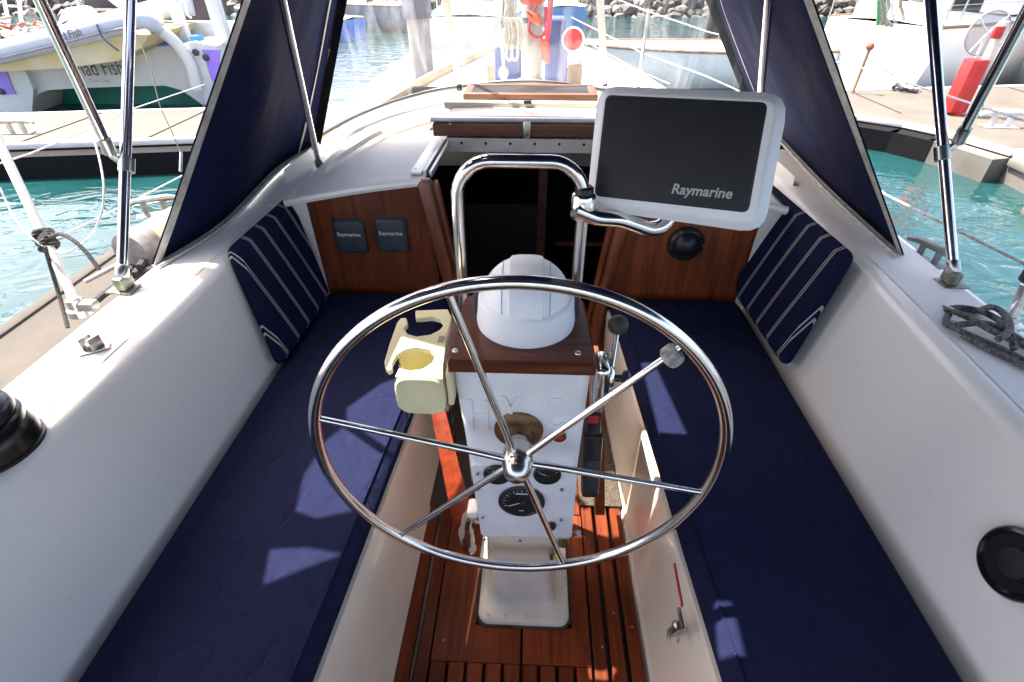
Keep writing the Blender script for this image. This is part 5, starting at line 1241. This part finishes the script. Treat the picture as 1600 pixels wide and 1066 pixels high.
for x0, x1 in ((2, 20), (28, 36), (115, 140)):
    t = tag(MB().tube([ay(x0, -20, 10.5), ay(x1, 66, 10.5)], .03, 8).done('mooring_spar', ALU), {2: 'slanting thin alloy spar at the far left edge', 28: 'dark topped thin spar left of the bimini brace', 115: 'thin alloy spar just right of the bimini brace'}[x0], 'spar')

# ---- boats seen through the windscreen
yacht('small blue hulled boat moored beyond the finger dock at the left of the windscreen', az(556, 62, WZ), radians(70), 4.2, 1.5, .55, hullm=BLUE, mast=False, cabin=False, rails=False, name='moored_motorboat', cat='motorboat')
yacht('grey and white motorboat moored before the rocks', az(652, 46, WZ), radians(84), 5.5, 2.0, .75, mast=False, rails=False, name='moored_motorboat', cat='motorboat', hullm=mat('grey_hull', (.25, .26, .3), .4))
yacht('white sailboat with blue stripe directly beyond the port bow', az(735, 96, WZ), radians(-4), 8, 2.5, .95, stripe=BLUE)
yacht('small white boat with blue hull stripe beyond the mast and the cowl', az(880, 48, WZ), radians(15), 5.5, 2.0, .7, hullm=mat('pale_blue', (.15, .32, .6), .5), mast=False)
yacht('low white boat whose bow shows at the right of the windscreen', az(1260, 122, WZ), radians(100), 5.2, 1.9, .6, mast=False, rails=False, cabin=False)
def pile(label, x, y, top, r, m, capm=BLACK):
    t = thing('mooring_pile', label, 'pile', (x, y, 0), group='mooring piles of the marina')
    MB().tube([(x, y, -1), (x, y, top)], r, 16).done('shaft', m, t); MB().lathe([(r * 1.25, 0), (r * 1.25, .3), (r * .6, .5), (0, .52)], (x, y, top - .1), n=16).done('cap', capm, t)
    return t
PG = mat('pile_concrete', (.3, .28, .27), .85, var=.2, vscale=3)
c = ay(660, 105, 10.6); pile('tall grey pile at the end of the timber finger left of the windscreen tape', c.x, 10.6, 1.52, .2, PG, mat('pile_navy_cap', (.03, .04, .08), .5))
c = ay(1106, 80, 15); pile('dark pile beyond the starboard foredeck at the right of the windscreen', c.x, 15, 4, .17, mat('dark_pile', (.06, .05, .05), .8, var=.3))
c = ay(1352, 20, 22); pile('dark pile in front of the rocks left of the starboard bimini leg', c.x + 6, 23, 4, .3, mat('dark_pile', (.06, .05, .05), .8))

# ---- starboard boats
yacht('white sailboat under a blue awning beyond the starboard pontoon', (6.3, 11.4, WZ), radians(-62), 8.2, 2.7, 1.15, awning=BLUE)
yacht('white sailboat with teak strake moored at the right edge beyond the red post', (9.8, 9.6, WZ), radians(-25), 9, 3, 1.25, mast=True)
yacht('white hull of a sailboat lying just beyond the walkway behind the starboard dodger panel', (12.5, 13.5, WZ), radians(-75), 9, 2.8, 1.15)
# ropes and growth hanging at the bow of the awning boat
t = thing('rope_bundle', 'bundle of pale and green ropes hanging above the deck of the awning boat', 'ropes', ay(1385, 20, 11.2))
for i in range(16):
    x = 1372 + random.uniform(0, 44)
    MB().tube(cr([ay(x + random.uniform(-6, 6), -12, 11.2), ay(x, 8, 11.2), ay(x + random.uniform(-8, 8), 26, 11.2), ay(x + random.uniform(-4, 10), 40, 11.2)], 4), random.uniform(.012, .035), 6).done('rope_strand', [ROPEW, ROPEY, mat('green_rope', (.1, .3, .14), .8), EDGE][i % 4], t)
# red marker post on the pontoon
MP = thing('marker_post', 'white dock post sleeved in bright red beside the starboard bimini brace', 'post', az(1487, 178, .5))
b0 = az(1487, 178, .5); e = b0 + V((0, 0, .78)); MB().box((b0.x, b0.y, .5 + .36), (.22, .22, .66), bev=.02).done('red_sleeve', RED, MP)
MB().box((b0.x + .03, b0.y, .5 + .30), (.08, .224, .64)).done('sleeve_facet', mat('deep_red', (.5, .02, .02), .4), MP)
MB().tube([(b0.x + .12, b0.y, .5), (b0.x + .12, b0.y, 1.62)], .055, 14).done('white_post', mat('cream_post', (.62, .58, .5), .5), MP)
MB().box((b0.x + .06, b0.y - .05, 1.5), (.12, .05, .14), bev=.01).done('red_tab', RED, MP)
# round net
c = ay(1543, 52, b0.y + .5)
NT = thing('round_net', 'round grey rimmed net disc standing behind the red post', 'net', c)
R_ = .27
MB().tube([c + V((R_ * cos(a), .0, R_ * sin(a))) for a in [2 * pi * k / 40 for k in range(40)]], .012, 8, closed=True).done('rim', mat('grey_ring', (.35, .34, .33), .6), NT)
netm = bpy.data.materials.new('fine_mesh'); netm.use_nodes = True
nn_ = netm.node_tree; bs = nn_.nodes['Principled BSDF']; bs.inputs['Base Color'].default_value = (.35, .34, .32, 1); bs.inputs['Alpha'].default_value = .35
MB().lathe([(R_ * .98, 0), (0, .006)], c, (0, 1, 0), 40).done('mesh_disc', netm, NT)
for a in (.9, 2.4, 4.2): MB().tube([c, c + V((R_ * cos(a), -.01, R_ * sin(a)))], .012, 6).done('spoke', EDGE, NT)
MB().tube([c, V((c.x + .0, c.y, .5))], .02, 8).done('stand', EDGE, NT)
# bollard with hose on the walkway, cleats
t = thing('mooring_bollard', 'thin rusty topped mooring stake with line on the walkway behind the starboard dodger panel', 'bollard', az(1335, 140, .5))
b0 = az(1332, 145, .5); MB().tube([b0, b0 + V((.02, 0, .62))], .025, 10).done('stake', TEAK, t); MB().sphere(b0 + V((.02, 0, .66)), .06, n=10, noise=.1).done('rusty_top', mat('rust', (.3, .1, .05), .9, var=.3), t)
MB().tube([b0 + V((.02, 0, .5)), az(1430, 140, .55), az(1440, 143, .5)], .008, 6).done('mooring_line', WIRE, t)
t = thing('dock_rope', 'black mooring line lying on the walkway beyond the starboard bimini leg', 'rope', az(1400, 137, .52))
MB().tube(cr([az(1396, 137, .55), az(1402, 132, .55), az(1408, 138, .55), az(1420, 141, .53), az(1434, 143, .53)], 5), .03, 8).done('rope_turn', ROPEB, t)
cleat(az(1560, 198, .5), (1, -.1, 0), 3.2, mat('white_cleat', (.6, .6, .6), .5), 'pale cleat on the starboard pontoon near the right edge')
